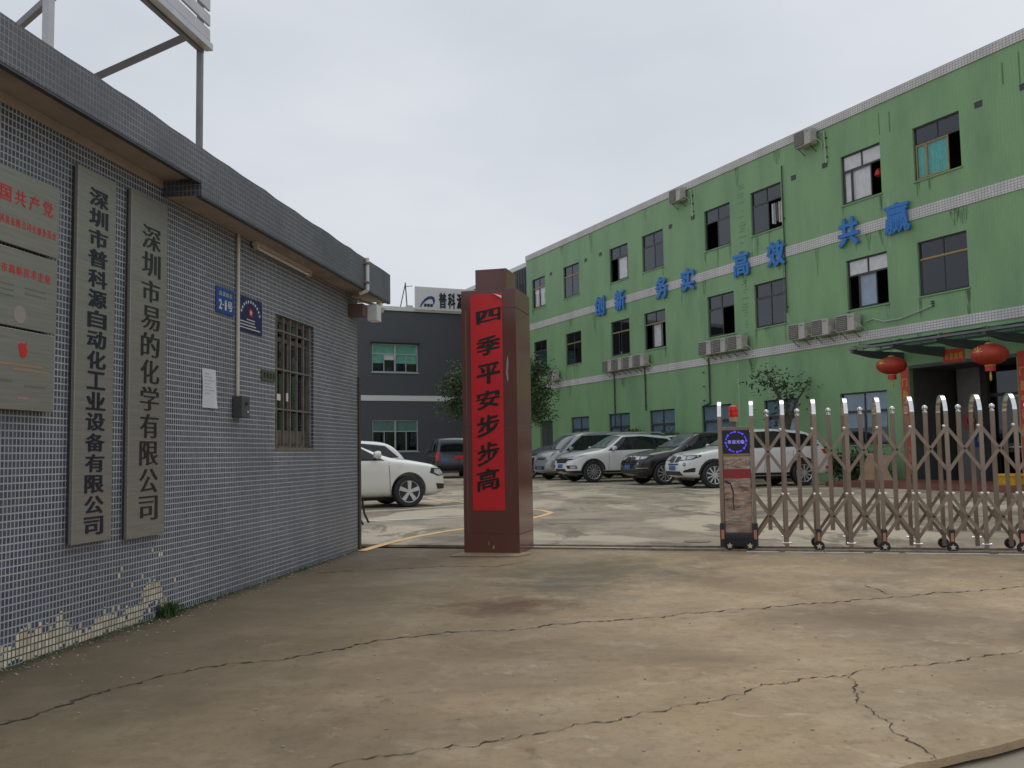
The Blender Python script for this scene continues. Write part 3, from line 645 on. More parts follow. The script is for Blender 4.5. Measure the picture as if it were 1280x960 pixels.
# ================================================================== WEEDS along the wall foot
def weeds(name, label, pts, n, h, spread, m):
    r = random.Random(len(pts) * n); mb = MB()
    for _ in range(n):
        k = r.random() * (len(pts) - 1); i = int(k); p = Vector(pts[i]).lerp(Vector(pts[min(i + 1, len(pts) - 1)]), k - i)
        p = p + Vector((r.gauss(0, spread), r.gauss(0, spread), 0)); hh = h * r.uniform(.3, 1); a = r.uniform(0, 2 * pi); d = Vector((cos(a), sin(a), 0)); q = Vector((-d.y, d.x, 0)) * hh * .12
        p.z = .002
        tip = p + d * hh * r.uniform(.1, .7) + Vector((0, 0, hh)); mb.add([p - q, p + q, tip + q * .3, tip], [(0, 1, 2, 3)])
    o = part(name, mb, m, kind='stuff'); o['label'] = label; return o
weeds('wall_foot_weeds', 'short moss and weeds growing along the foot of the mosaic wall', [tuple(FA.w(x, -.05, 0)) for x in (-1.9, -.8, -.2, .4, 1.2, 2.4, 3.4)], 1500, .022, .022, M_grassm)
tag(weeds('weed_clump', '', [tuple(FA.w(-.02, -.07, 0)), tuple(FA.w(.06, -.05, 0))], 200, .1, .035, M_grassm), 'small green weed clump at the wall foot where the pale broken tiles end', 'weed')
bpy.data.objects['weed_clump']['kind'] = 'stuff'
# pebbles and litter
def pebble_stuff():
    r = random.Random(5); mb = MB()
    for _ in range(700):
        if r.random() < .7:
            x = r.uniform(-1.9, 4.2); p = FA.w(x, -abs(r.gauss(.05, .16)), 0)
        elif r.random() < .35: p = FT.w(r.uniform(-2.6, 4), r.choice((-.14, -.12, .34)) + r.gauss(0, .04), 0)
        else: p = G(r.uniform(60, 1260), r.uniform(705, 950))
        s = r.uniform(.002, .006); vs = [(p.x + s * r.uniform(.6, 1.3) * dx, p.y + s * r.uniform(.6, 1.3) * dy, .001 + max(0, dz) * s * r.uniform(.5, 1.1)) for dx in (-1, 1) for dy in (-1, 1) for dz in (0, 1)]
        mb.add(vs, [(0, 1, 3, 2), (4, 6, 7, 5), (0, 4, 5, 1), (2, 3, 7, 6), (1, 5, 7, 3)])
    o = part('gravel_crumbs', mb, mat('crumb', (.4, .36, .28), .8, var=.4, vscale=3), kind='stuff'); o['label'] = 'small crumbs of grit scattered on the forecourt concrete'
pebble_stuff()
# ================================================================== GATE PILLAR
t = thing('gate_pillar', 'red-brown polished granite gate pillar with a smaller square block on top', 'pillar', FP.P, FP.rot)
x0, x1, y0, y1 = -.64, 0, 0, .66
seams = (0, .215, 1.4, 2.73, 2.955)
for i in range(4):
    part('granite_slab', MB().box(x0, x1, y0, y1, seams[i] + (.0 if i == 0 else .003), seams[i + 1] - .003), M_granite, t, bevel=.003)
part('joint_core', MB().box(x0 + .006, x1 - .006, y0 + .006, y1 - .006, 0, 2.95), M_granite2, t)
part('cap_block', MB().box(x0 + .135, x1 - .135, y0 + .12, y1 - .12, 2.955, 3.21), M_granite, t, bevel=.003)
part('edge_strip', MB().box(x0 + .045, x0 + .055, -.0015, 0, .22, 2.72), M_granite2, t)
part('mortar_smear', MB().prism([(-.125, 2.0), (-.112, 2.16), (-.1, 2.2), (-.095, 2.1), (-.105, 2.02), (-.098, 1.93), (-.11, 1.9), (-.118, 1.96)], -.002, 0), mat('smear', (.4, .33, .3), .6), t)
part('mortar_smear', MB().prism([(-.36, .09), (-.355, .13), (-.345, .14), (-.35, .1)], -.002, 0).prism([(-.31, .06), (-.3, .1), (-.285, .08), (-.295, .05)], -.002, 0), mat('smear', (.4, .33, .3), .6), t)
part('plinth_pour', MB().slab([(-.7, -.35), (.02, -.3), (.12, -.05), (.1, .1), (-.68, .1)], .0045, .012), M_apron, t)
bn = thing('red_banner', 'long red paper banner with seven black brush characters pasted on the gate pillar', 'banner', FP.w(-.53, 0, .477), FP.rot)
mb = MB(); nx, nz = 6, 60; wv = random.Random(9)
for j in range(nz + 1):
    for i in range(nx + 1): mb.v.append((.372 * i / nx, -.006 - .004 * abs(sin(j * .37 + i * .9)) * (.4 + .6 * abs(sin(j * .11))) * (1 if 0 < i < nx else .4), 2.43 * j / nz))
mb.f = [(j * (nx + 1) + i, j * (nx + 1) + i + 1, (j + 1) * (nx + 1) + i + 1, (j + 1) * (nx + 1) + i) for j in range(nz) for i in range(nx)]; mb.m = [0] * len(mb.f)
part('paper', mb, M_red, bn, smooth=True)
part('curled_corner', MB().add([(.26, -.012, 2.432), (.37, -.012, 2.395), (.372, -.03, 2.44 - .075), (.34, -.05, 2.385), (.3, -.03, 2.415)], [(0, 4, 3), (0, 3, 1), (1, 3, 2)]), M_curl, bn)
BZ = [(397, '四', .26, .145), (439, '季', .25, .2), (481, '平', .25, .22), (499.5, '安', .25, .2), (538, '步', .235, .23), (567, '步', .235, .25), (601, '高', .245, .24)]
cen = [395, 432, 467, 499, 532, 567, 599]
for (a, ch, w_, h_), py in zip(BZ, cen):
    x, z = FP.at(610.5, py, 0)
    text('brush_character', ch, M_ink, bn, x + .53, -.0105, z - .477, w_ * 1.12, h_ * 1.04, thick=.0016, kx=.042, ky=.024, shear=.18, jit=1.0, seed=py)
# ================================================================== RETRACTABLE GATE
gt = thing('folding_gate', 'stainless steel folding scissor gate with arched uprights, display head and red beacon', 'gate', FT.P, FT.rot)
DP = .40; PIT = .329; NB = 14
def arch_mb(h=1.6, w=.042, d=DP, short=0):
    mb = MB(); r = d / 2; pts = [(0, 0.02)] + [(r - r * cos(a), h - r + r * sin(a)) for a in [pi * k / 16 for k in range(17)]] + [(d, short)]
    th_ = .022
    vs = []; N0 = len(pts)
    for i, p in enumerate(pts):
        d_ = Vector((0, *pts[min(i + 1, N0 - 1)])) - Vector((0, *pts[max(i - 1, 0)])); n = Vector((0, -d_.z, d_.y)).normalized(); P = Vector((0, p[0], p[1]))
        vs += [P + Vector((w / 2 * i2, 0, 0)) + n * th_ * j2 for i2, j2 in ((-1, 0), (1, 0), (1, 1), (-1, 1))]
    for i in range(N0 - 1):
        k = 4 * i; fs = [(k, k + 4, k + 5, k + 1), (k + 1, k + 5, k + 6, k + 2), (k + 2, k + 6, k + 7, k + 3), (k + 3, k + 7, k + 4, k)]
        mb.f += fs; mb.m += [1 if 2 <= i <= 15 else 0] * 4
    mb.v = [tuple(v) for v in vs]
    mb.box(-w / 2, w / 2, 0, th_, 0, .02); return mb
arch_me = arch_mb() .mesh('arch', [M_ss, M_chrome], True); 
post_me = MB().box(-.022, .022, .19, .225, .21, 1.47).mesh('middle_post', M_ss)
cap_me = MB().lathe([(.024, 1.47), (.024, 1.485), (.012, 1.49), (.027, 1.505), (.03, 1.52), (.024, 1.54), (.004, 1.55)], 12, (0, .207, 0)).mesh('ball_cap', M_chrome, True)
def bar_me(xa, za, xb, zb_, y): return MB().bar((xa, y, za), (xb, y, zb_), .033, .012).mesh('scissor_bar', M_ss)
h = PIT / 2
SB = []
for y in (-.008, .43 - .01):
    for za, zb_ in (((1.31, .845), (.61, .14)) if y < 0 else ((.61, .14),)):
        SB.append(bar_me(-h, za, h, zb_, y)); SB.append(bar_me(-h, zb_, h, za, y + (.014 if y > 0 else -.014)))
knob_me = MB().lathe([(.004, -.03), (.016, -.024), (.018, -.01), (.012, 0)], 10, (0, -.02, 0), 'y').mesh('knob', M_chrome, True)
rivet_me = MB().lathe([(.012, -.036), (.012, -.02)], 10, (0, 0, 0), 'y').mesh('rivet', M_black)
fork_me = MB().box(-.024, .024, -.036, -.002, .06, .235).box(-.03, .03, -.045, 0, .21, .24).mesh('wheel_fork', M_bplast)
refl_me = MB().box(-.015, .015, -.0395, -.036, .1, .205).mesh('reflector', M_orange)
def star(r0, r1, y0, y1, n=5):
    mb = MB(); mb.prism([((r1 if k % 2 == 0 else r0) * sin(pi * k / n), (r1 if k % 2 == 0 else r0) * cos(pi * k / n)) for k in range(2 * n)], y0, y1); return mb
tyre_me = MB().lathe([(.03, -.02), (.05, -.022), (.056, -.014), (.056, .014), (.05, .022), (.03, .02)], 18, (0, 0, 0), 'y').mesh('wheel', M_black, True)
hub_me = star(.016, .034, -.03, -.02).mesh('hub_star', M_chrome)
foot_me = MB().tube((-.04, 0, 0), (.04, 0, 0), .008, 8).lathe([(.012, -.045), (.014, -.036)], 8, (0, 0, 0), 'x').lathe([(.012, .036), (.014, .045)], 8, (0, 0, 0), 'x').mesh('foot_bolt', M_chrome)
def inst(me, name, par, loc=(0, 0, 0)):
    return link(bpy.data.objects.new(name, me), par, loc)
for k in range(NB + 1):
    x = k * PIT
    a = inst(arch_me, 'arch', gt, (x, 0, .03 if k else .03))
    if k < NB:
        xm = x + h
        p = inst(post_me, 'middle_post', gt, (xm, 0, 0)); inst(cap_me, 'ball_cap', p)
        for me in SB: inst(me, 'scissor_bar', gt, (xm, 0, 0))
        for z in (1.078, .375): inst(rivet_me, 'rivet', gt, (xm, 0, z))
    if k:
        for z in (1.315, .615):
            inst(knob_me, 'knob', gt, (x - .03, 0, z))
        inst(knob_me, 'knob', gt, (x + .03, 0, .615))
        if k % 2 == 1 and k > 1 or k == 3 or k % 2 == 1:
            pass
    if k and k % 2 == 0:
        f = inst(fork_me, 'wheel_fork', gt, (x, 0, 0)); inst(refl_me, 'reflector', f)
        w_ = inst(tyre_me, 'wheel', gt, (x, -.03, .06)); inst(hub_me, 'hub_star', w_)
        w_ = inst(tyre_me, 'wheel', gt, (x, .46, .06)); inst(hub_me, 'hub_star', w_)
    elif k:
        inst(foot_me, 'foot_bolt', gt, (x, -.02, .09)); inst(foot_me, 'foot_bolt', gt, (x, .43, .12))
# drive head
HXL, HXR = -.345, 0
inst(arch_me, 'arch', gt, (HXL, 0, .03))
hd = part('head_housing', MB().box(HXL + .025, HXR - .025, .0, .42, .18, 1.34).box(HXL + .0, HXR, -.012, 0, 1.315, 1.355).box(HXL + .02, HXR - .02, -.012, .0, 1.035, 1.065), M_ss, gt, bevel=.004)
part('led_panel', MB().box(HXL + .03, HXR - .03, -.02, 0, 1.065, 1.315), M_led, hd)
cx, cz = (HXL + HXR) / 2, 1.19
rg = MB()
for k in range(40):
    if k % 5 == 4: continue
    a0, a1 = 2 * pi * k / 40, 2 * pi * (k + .8) / 40
    r0, r1 = (.105, .116) if k % 5 else (.1, .122)
    rg.prism([(cx + r0 * cos(a0), cz + r0 * sin(a0)), (cx + r1 * cos(a0), cz + r1 * sin(a0)), (cx + r1 * cos(a1), cz + r1 * sin(a1)), (cx + r0 * cos(a1), cz + r0 * sin(a1))], -.0225, -.02)
part('led_ring', rg, M_ledb, hd)
for i, ch in enumerate('欢迎光临'): text('led_character', ch, M_ledw, hd, cx - .069 + i * .046, -.0205, cz, .038, .04, thick=.0015)
part('marble_panel', MB().box(HXL + .03, HXR - .03, -.008, 0, .2, 1.033), M_marble, hd)
part('red_strip', MB().box(HXL + .03, HXR - .03, -.012, -.008, .79, .89), mat('red_strip_m', (.33, .03, .03), .4, dirt=((.2, .05, .05), 20, .5, .5)), hd)
def calli(z, seed):
    r = random.Random(seed); mb = MB()
    for i in range(9):
        x = HXL + .08 + i * .021; zz = z + i * .009; mb.bar((x, -.0095, zz + r.uniform(-.012, .004)), (x + r.uniform(.004, .016), -.0095, zz + r.uniform(.006, .022)), .005, .002)
    return mb
part('landscape_script', calli(.915, 1), M_whitetxt, hd); part('landscape_script', calli(.715, 2), M_whitetxt, hd)
wf = MB(); pp = [(HXL + .04, .755), (HXL + .1, .73), (HXL + .125, .64), (HXL + .12, .52), (HXL + .13, .44)]
for i in range(4): wf.bar((pp[i][0], -.0095, pp[i][1]), (pp[i + 1][0], -.0095, pp[i + 1][1]), .018 - i * .003, .002)
part('printed_branch', wf, M_ink, hd)
hz = MB()
for zz, dx in ((.4, 0), (.33, .04), (.29, -.02)):
    for i in range(6): hz.bar((HXL + .06 + dx + i * .035, -.0095, zz + .02 * sin(i * 1.3)), (HXL + .095 + dx + i * .035, -.0095, zz + .02 * sin((i + 1) * 1.3)), .006, .002)
part('printed_hills', hz, mat('hill_grey', (.28, .26, .25), .5), hd)
bb = part('bumper_box', MB().box(HXL + .01, HXR + .01, -.06, .45, .05, .19), M_bplast, hd, bevel=.008)
part('bumper_step', MB().box(HXL + .03, HXR - .01, -.075, -.06, .075, .14), M_black, bb)
for x in (HXL, HXR): part('reflector_housing', MB().box(x - .03, x + .03, -.06, .0, .05, .3), M_bplast, hd, bevel=.004); part('reflector', MB().box(x - .016, x + .016, -.064, -.06, .13, .23), M_orange, hd)
for x in (HXL + .07, HXR - .06):
    w_ = inst(tyre_me, 'wheel', gt, (x, -.05, .06)); inst(hub_me, 'hub_star', w_)
bs = part('beacon_stand', MB().tube((-.205, .2, 1.34), (-.205, .2, 1.43), .016, 8).tube((-.175, .2, 1.34), (-.175, .2, 1.43), .01, 8), M_ss, gt)
part('beacon_base', MB().lathe([(.045, 1.42), (.05, 1.47)], 16, (-.195, .2, 0)), M_beige, bs, smooth=True)
part('beacon_lens', MB().lathe([(.052, 1.47), (.052, 1.49), (.055, 1.5), (.052, 1.51), (.052, 1.535), (.055, 1.545), (.052, 1.555), (.05, 1.59), (.03, 1.6)], 18, (-.195, .2, 0)), M_beacon, bs, smooth=True)
# ================================================================== GREEN BUILDING
gb = thing('green_building', 'three-storey factory block clad in green tiles with white tile bands and rows of windows', 'building', FB.P, FB.rot)
XL, XR = -27.75, 9.0
rows3 = [(-27.04, -25.47), (-23.37, -21.70), (-18.74, -17.12), (-15.93, -14.27), (-11.36, -9.74), (-8.51, -6.85), (-3.96, -2.30), (-1.04, .60), (4.0, 5.6)]
rows2 = [(-26.95, -25.40), (-23.26, -21.63), (-18.76, -17.14), (-15.91, -14.27), (-11.33, -9.67), (-8.48, -6.80), (-3.91, -2.22), (-1.07, .64), (4.0, 5.6)]
rows1 = [(-22.85, -21.03), (-19.14, -17.30), (-15.68, -13.79), (-11.92, -10.05), (-8.16, -6.4), (-4.42, -2.48)]
DOOR = (-1.6, 1.95, .0, 3.45)
H3 = [(a, b, 9.04, 10.67) for a, b in rows3]; H2 = [(a, b, 5.56, 7.19) for a, b in rows2]; H1 = [(a, b, 1.2, 2.88) for a, b in rows1]
H1.insert(0, (-26.4, -24.9, 0.0, 2.82))
mb = MB().wall(XL, XR, -.05, 12.1, H3 + H2 + H1 + [DOOR], 0, .16)
mb.add([(XL, 0, -.05), (XL, 14, -.05), (XL, 14, 12.1), (XL, 0, 12.1), (XR, 0, -.05), (XR, 14, -.05), (XR, 14, 12.1), (XR, 0, 12.1)], [(0, 3, 2, 1), (4, 5, 6, 7), (1, 2, 6, 5)])
part('wall', mb, M_green, gb)
part('roof', MB().box(XL, XR, .2, 14, 11.7, 11.8), M_soil, gb)
part('parapet_band', MB().box(XL - .03, XR, -.035, .2, 11.87, 12.16), M_white_t, gb)
for z0, z1 in ((7.9, 8.245), (4.49, 4.79)): part('white_tile_band', MB().box(XL - .02, XR, -.025, 0, z0, z1), M_white_t, gb)
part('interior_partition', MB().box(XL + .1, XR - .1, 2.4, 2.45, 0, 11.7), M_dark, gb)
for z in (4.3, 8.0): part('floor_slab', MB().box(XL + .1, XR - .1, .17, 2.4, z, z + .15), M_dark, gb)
GLS = {'g': M_glass, 'd': M_glassd}
def gwin(hole, frame=M_darkframe, top='gg', low=(('g', 0, .5), ('g', .5, 1)), tr=.68, extra=None):
    a, b, c, d = hole; w, h_ = b - a, d - c; y0 = .07; fw = .045; gold = frame is M_goldframe; frame = M_darkframe
    zt = c + h_ * tr
    mb = MB().box(a, a + fw, y0, y0 + .06, c, d).box(b - fw, b, y0, y0 + .06, c, d).box(a + fw, b - fw, y0, y0 + .06, c, c + fw).box(a + fw, b - fw, y0, y0 + .06, d - fw, d)
    mb.box(a + fw, b - fw, y0 - .004, y0 + .055, zt - .025, zt + .025).box((a + b) / 2 - .02, (a + b) / 2 + .02, y0 + .002, y0 + .05, zt + .025, d - fw)
    f = part('window', mb, frame, gb)
    part('sill', MB().box(a - .03, b + .03, -.035, .07, c - .04, c), M_green, f)
    if gold: part('transom', MB().box(a + fw, b - fw, y0 - .014, y0 - .004, zt - .03, zt + .02), M_goldframe, f)
    FILL = {'w': M_curtain, 'b': M_lblue, 't': M_teal, 'f': M_bluefilm, 'n': M_greenfilm}
    for i in range(2):
        x_0 = a + fw + i * (w / 2 - fw); x_1 = a + w / 2 + i * (w / 2 - fw)
        k = top[i]
        part('pane', MB().box(x_0 + .01, x_1 - .01, y0 + .02, y0 + .028, zt + .02, d - fw), (M_cpane if k in FILL else M_glass if k == 'g' else M_glassd), f)
        if k in FILL: part('curtain', MB().box(x_0, x_1, y0 + .04, y0 + .045, zt + .02, d - fw), FILL[k], f)
    for k, u0, u1 in low:
        x_0, x_1 = a + fw + (w - 2 * fw) * u0, a + fw + (w - 2 * fw) * u1
        if k == 'o': continue
        sf = .035; z0_, z1_ = c + fw, zt - .025
        fm = M_goldframe if k == 't' or frame is M_goldframe and k != 'd' else frame
        part('sash', MB().box(x_0, x_0 + sf, y0 - .012, y0 + .02, z0_, z1_).box(x_1 - sf, x_1, y0 - .012, y0 + .02, z0_, z1_).box(x_0 + sf, x_1 - sf, y0 - .012, y0 + .02, z0_, z0_ + sf).box(x_0 + sf, x_1 - sf, y0 - .012, y0 + .02, z1_ - sf, z1_), fm, f)
        part('pane', MB().box(x_0 + sf, x_1 - sf, y0, y0 + .008, z0_ + sf, z1_ - sf), (M_cpane if k in FILL else M_glass if k == 'g' else M_glassd), f)
        if k in FILL:
            n = max(4, int((x_1 - x_0) / .07)); mb = MB(); zz0 = z0_ + (0 if k != 'f' else (z1_ - z0_) * .5)
            for i in range(n):
                xa, xb = x_0 + sf + (x_1 - x_0 - 2 * sf) * i / n, x_0 + sf + (x_1 - x_0 - 2 * sf) * (i + 1) / n
                mb.add([(xa, y0 + .05 + .012 * (i % 2), zz0), (xb, y0 + .05 + .012 * ((i + 1) % 2), zz0), (xb, y0 + .05 + .012 * ((i + 1) % 2), z1_), (xa, y0 + .05 + .012 * (i % 2), z1_)], [(0, 1, 2, 3)])
            part('curtain', mb, FILL[k], f)
    if extra: extra(f, a, b, c, d, y0, zt)
    return f
def red_item(f, a, b, c, d, y, zt): part('red_bag', MB().lathe([(.02, -.15), (.12, -.08), (.1, .05), (.03, .14)], 10, (b - .3, y + .15, c + .75)), M_redtxt, f, smooth=True)
def clothes(f, a, b, c, d, y, zt):
    r = random.Random(4)
    for i in range(5):
        x = (a + b) / 2 + .1 + i * .12; part('hung_garment', MB().box(x, x + .07, y + .12, y + .16, c + .2 + r.uniform(0, .3), zt - .1), [M_curtain, M_lblue, M_grille, M_pvc, M_curtain][i], f)
def jars(f, a, b, c, d, y, zt):
    for i in range(3): part('jar', MB().lathe([(.04, 0), (.045, .1), (.02, .16)], 8, (a + .35 + i * .14, y + .1, c + .05)), [M_beige, M_pvc, M_white][i], f, smooth=True)
D = M_darkframe; GO = M_goldframe
c3 = [(GO, 'dd', (('w', .08, .5), ('w', .5, 1))), (GO, 'dd', (('d', 0, .5), ('d', .5, 1))), (D, 'dd', (('o', 0, .35), ('w', .4, .95))), (D, 'gg', (('g', 0, .55), ('d', .55, 1))),
      (D, 'gg', (('g', .48, 1), ('o', 0, .5))), (D, 'gg', (('g', 0, .55), ('o', .55, 1)), None, clothes), (D, 'ww', (('w', 0, .25), ('w', .2, .75), ('o', .75, 1)), None, red_item), (D, 'gg', (('t', 0, .26), ('t', .22, .74), ('o', .74, 1))), (D, 'gg', (('g', 0, .5), ('g', .5, 1)))]
c2 = [(D, 'dd', (('d', 0, .5), ('d', .5, 1))), (GO, 'dd', (('d', 0, .5), ('d', .5, 1))), (GO, 'dg', (('d', 0, .4), ('g', .5, 1)), None, jars), (GO, 'dd', (('o', 0, .3), ('w', .33, .78), ('o', .8, 1))),
      (D, 'gg', (('g', 0, .55), ('o', .55, 1))), (D, 'gg', (('g', 0, .52), ('g', .5, 1))), (D, 'ww', (('o', 0, .25), ('b', .25, .72), ('o', .75, 1))), (GO, 'dd', (('d', 0, .52), ('d', .5, 1))), (D, 'gg', (('g', 0, .5), ('g', .5, 1)))]
for hs, cs in ((H3, c3), (H2, c2)):
    for hole, cc in zip(hs, cs): gwin(hole, cc[0], cc[1], cc[2], extra=cc[4] if len(cc) > 4 else None)
for i, hole in enumerate(H1[1:]): gwin(hole, D, 'ff', (('f', 0, .5), ('f', .5, 1)), tr=.64)
dd = part('side_door', MB().box(-26.35, -24.95, .1, .15, 0, 2.78), mat('dark_door', (.06, .065, .07), .5), gb)
part('door_rib', MB().box(-25.67, -25.63, .085, .1, 0, 2.78), M_darkframe, dd)
for i in range(8): part('door_rib', MB().box(-26.3 + .16 * i, -26.27 + .16 * i, .09, .1, .1, 2.0), M_grille, dd)
# small square vents below the cornice, rough joints, entrance
for s in (24.76, 21.01, 19.56, 13.7, 12.11, 6.18, 4.67, -1.24, -2.62):
    v = part('vent_hole', MB().box(-s - .12, -s + .12, -.012, .0, 10.53, 10.69), M_darkframe, gb); part('vent_lip', MB().box(-s - .13, -s + .13, -.03, 0, 10.692, 10.71), M_green, v)
mb = MB(); r = random.Random(12)
for z0, z1, s in ((4.9, 7.8, 9.0), (8.35, 11.0, 9.05), (.9, 4.4, 8.75)):
    z = z0
    while z < z1:
        z += .11; w_ = r.uniform(.12, .4); x = -s + r.uniform(-.06, .06)
        if r.random() < .6: mb.box(x - w_ / 2, x + w_ / 2, -.006, -.001, z, z + .022)
part('open_joint', mb, mat('joint_grime', (.12, .23, .11), .9), gb, kind='stuff')
mb = MB()
for s, z0, z1, w_ in ((2.3, 10.9, 11.6, .03), (1.9, 10.85, 11.5, .05), (-2.0, 10.9, 11.5, .05), (-2.5, 10.6, 11.6, .04), (6.9, 4.9, 7.7, .03)): mb.box(-s, -s + w_, -.004, 0, z0, z1)
part('rust_mark', mb, mat('joint_grime', (.12, .23, .11), .9), gb)
# rain stains running down from sills, band ends and brackets
def stain_mat():
    m = bpy.data.materials.new('rain_stain'); m.use_nodes = True; t = m.node_tree; b = t.nodes['Principled BSDF']; b.inputs['Base Color'].default_value = (.085, .13, .075, 1); b.inputs['Roughness'].default_value = .8
    c = N_('ShaderNodeTexCoord', t); n = N_('ShaderNodeTexNoise', t); n.inputs['Scale'].default_value = 4; n.inputs['Detail'].default_value = 7; mp_ = N_('ShaderNodeMapping', t); mp_.inputs['Scale'].default_value = (5, 5, .5)
    t.links.new(c.outputs['Object'], mp_.inputs[0]); t.links.new(mp_.outputs[0], n.inputs['Vector'])
    r_ = N_('ShaderNodeMapRange', t); r_.inputs[1].default_value = .42; r_.inputs[2].default_value = .7; r_.inputs[4].default_value = .6; t.links.new(n.outputs[0], r_.inputs[0]); t.links.new(r_.outputs[0], b.inputs['Alpha']); return m
M_stain = stain_mat(); r = random.Random(31)
for hs, zt_, n_ in ((H3, 9.0, 3), (H2, 5.52, 3), (H1[1:], 1.16, 1)):
    for a, b, c, d in hs:
        for q in range(n_):
            x = r.choice((a + .02, b - .05, r.uniform(a, b))); wd = r.uniform(.03, .12); L = min(r.uniform(.3, 1.1), zt_ - .4)
            part('rain_stain', MB().add([(x - wd, -.0025, zt_), (x + wd, -.0025, zt_), (x + wd * .5, -.0025, zt_ - L * .6), (x + wd * .1, -.0025, zt_ - L), (x - wd * .4, -.0025, zt_ - L * .7)], [(0, 4, 3, 2, 1)]), M_stain, gb)
for i in range(26):
    x = r.uniform(-27, 3); z = r.choice((11.86, 7.89, 4.48)); wd = r.uniform(.05, .3); L = r.uniform(.4, 1.2)
    if any(h[0] - .3 < x < h[1] + .3 for h in H3 + H2): L = min(L, .6)
    part('rain_stain', MB().add([(x - wd, -.002, z), (x + wd, -.002, z), (x + wd * .5, -.002, z - L * .6), (x + wd * .1, -.002, z - L), (x - wd * .4, -.002, z - L * .7)], [(0, 4, 3, 2, 1)]), M_stain, gb)
# bare plaster drips (pale) where pipes were removed
for s, z0, z1 in ((11.9, 7.2, 7.85), (9.0 - .55, 8.3, 8.9), (14.6, 7.3, 8.6), (17.0, 7.3, 7.9), (9.6, .9, 4.4), (7.9, 3.0, 4.4), (2.1, 7.3, 8.8)): part('pale_drip', MB().box(-s, -s + .05, -.005, 0, z0, z1), mat('pale_green', (.36, .46, .32), .7), gb)
# entrance recess
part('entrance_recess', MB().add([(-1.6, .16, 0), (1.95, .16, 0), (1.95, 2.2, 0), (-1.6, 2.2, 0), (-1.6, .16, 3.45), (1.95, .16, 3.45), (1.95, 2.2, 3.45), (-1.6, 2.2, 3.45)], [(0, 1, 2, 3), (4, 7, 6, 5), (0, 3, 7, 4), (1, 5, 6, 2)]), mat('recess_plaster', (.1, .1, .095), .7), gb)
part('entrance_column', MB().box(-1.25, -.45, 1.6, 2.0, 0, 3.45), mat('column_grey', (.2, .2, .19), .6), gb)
ed = part('entrance_doors', MB().box(-.45, 1.95, 1.9, 1.96, 2.55, 2.65).box(-.45, -.38, 1.9, 1.96, 0, 3.4).box(.72, .8, 1.9, 1.96, 0, 2.55).box(1.88, 1.95, 1.9, 1.96, 0, 3.4), M_darkframe, gb)
part('door_glass', MB().box(-.38, .72, 1.92, 1.93, .05, 2.55), M_glassd, ed); part('door_glass', MB().box(.8, 1.88, 1.92, 1.93, .05, 2.55), M_glassd, ed); part('fanlight', MB().box(-.38, 1.88, 1.92, 1.93, 2.65, 3.4), M_glassd, ed)
part('push_bar', MB().tube((.1, 1.85, 1.05), (.6, 1.85, 1.05), .02).tube((.9, 1.85, 1.05), (1.4, 1.85, 1.05), .02), M_chrome, ed)
part('door_closer', MB().box(.2, .7, 1.82, 1.88, 2.5, 2.56).box(1.0, 1.35, 1.8, 1.86, 2.5, 2.58), M_alu, ed)
part('lintel', MB().box(-1.62, 1.97, -.01, .1, 3.45, 3.55), M_canopy, gb)
for x, y, z, m1 in ((-.85, 1.55, 1.85, M_redtxt), (1.25, 1.85, 1.9, M_redtxt), (-.6, 1.58, 1.3, M_bluesign)):
    f = MB(); 
    for k in range(6): f.lathe([(.09, -.02), (.09, 0)], 8, (x + .13 * cos(k * pi / 3), y, z + .17 * sin(k * pi / 3)), 'y')
    part('paper_decoration', f, mat('pink_red', (.5, .08, .1), .6) if m1 is M_redtxt else m1, gb)
def couplet(label, x0, x1, z0, z1):
    t = thing('door_couplet', label, 'banner', FB.w(x0, 0, z0), FB.rot)
    part('paper', MB().box(0, x1 - x0, -.012, -.004, 0, z1 - z0), M_redp, t)
    n = max(1, int((z1 - z0) / .38)); r = random.Random(n)
    if n > 3:
        for i, ch in enumerate('福满人间喜气盈门'[:n]): text('gold_character', ch, M_gold, t, (x1 - x0) / 2, -.0125, .2 + i * .38, .19, .24, thick=.002, kx=.02, ky=.01)
    else:
        for i, ch in enumerate('吉星高照'): text('gold_character', ch, M_gold, t, .13 + i * .155, -.0125, .17, .12, .18, thick=.002, kx=.02, ky=.01)
couplet('red couplet strip on the left side of the entrance, below the smaller lantern', -1.9, -1.62, .2, 3.45)
couplet('red couplet strip on the right side of the entrance at the picture edge', 1.98, 2.26, .2, 3.6)
couplet('short horizontal red scroll above the entrance doorway', -.35, .38, 3.5, 3.88)
pf = thing('entrance_platform', 'low platform paved with dark red tiles in front of the entrance', 'platform', FB.w(-2.2, -2.9, 0), FB.rot)
part('kerb', MB().box(0, 9, 0, 2.88, 0, .14), M_brick, pf)
k = 0
for i in range(20):
    for j in range(9): part('red_tile', MB().box(.01 + i * .3, .295 + i * .3, .01 + j * .3, .295 + j * .3, .14, .15), M_brick, pf)
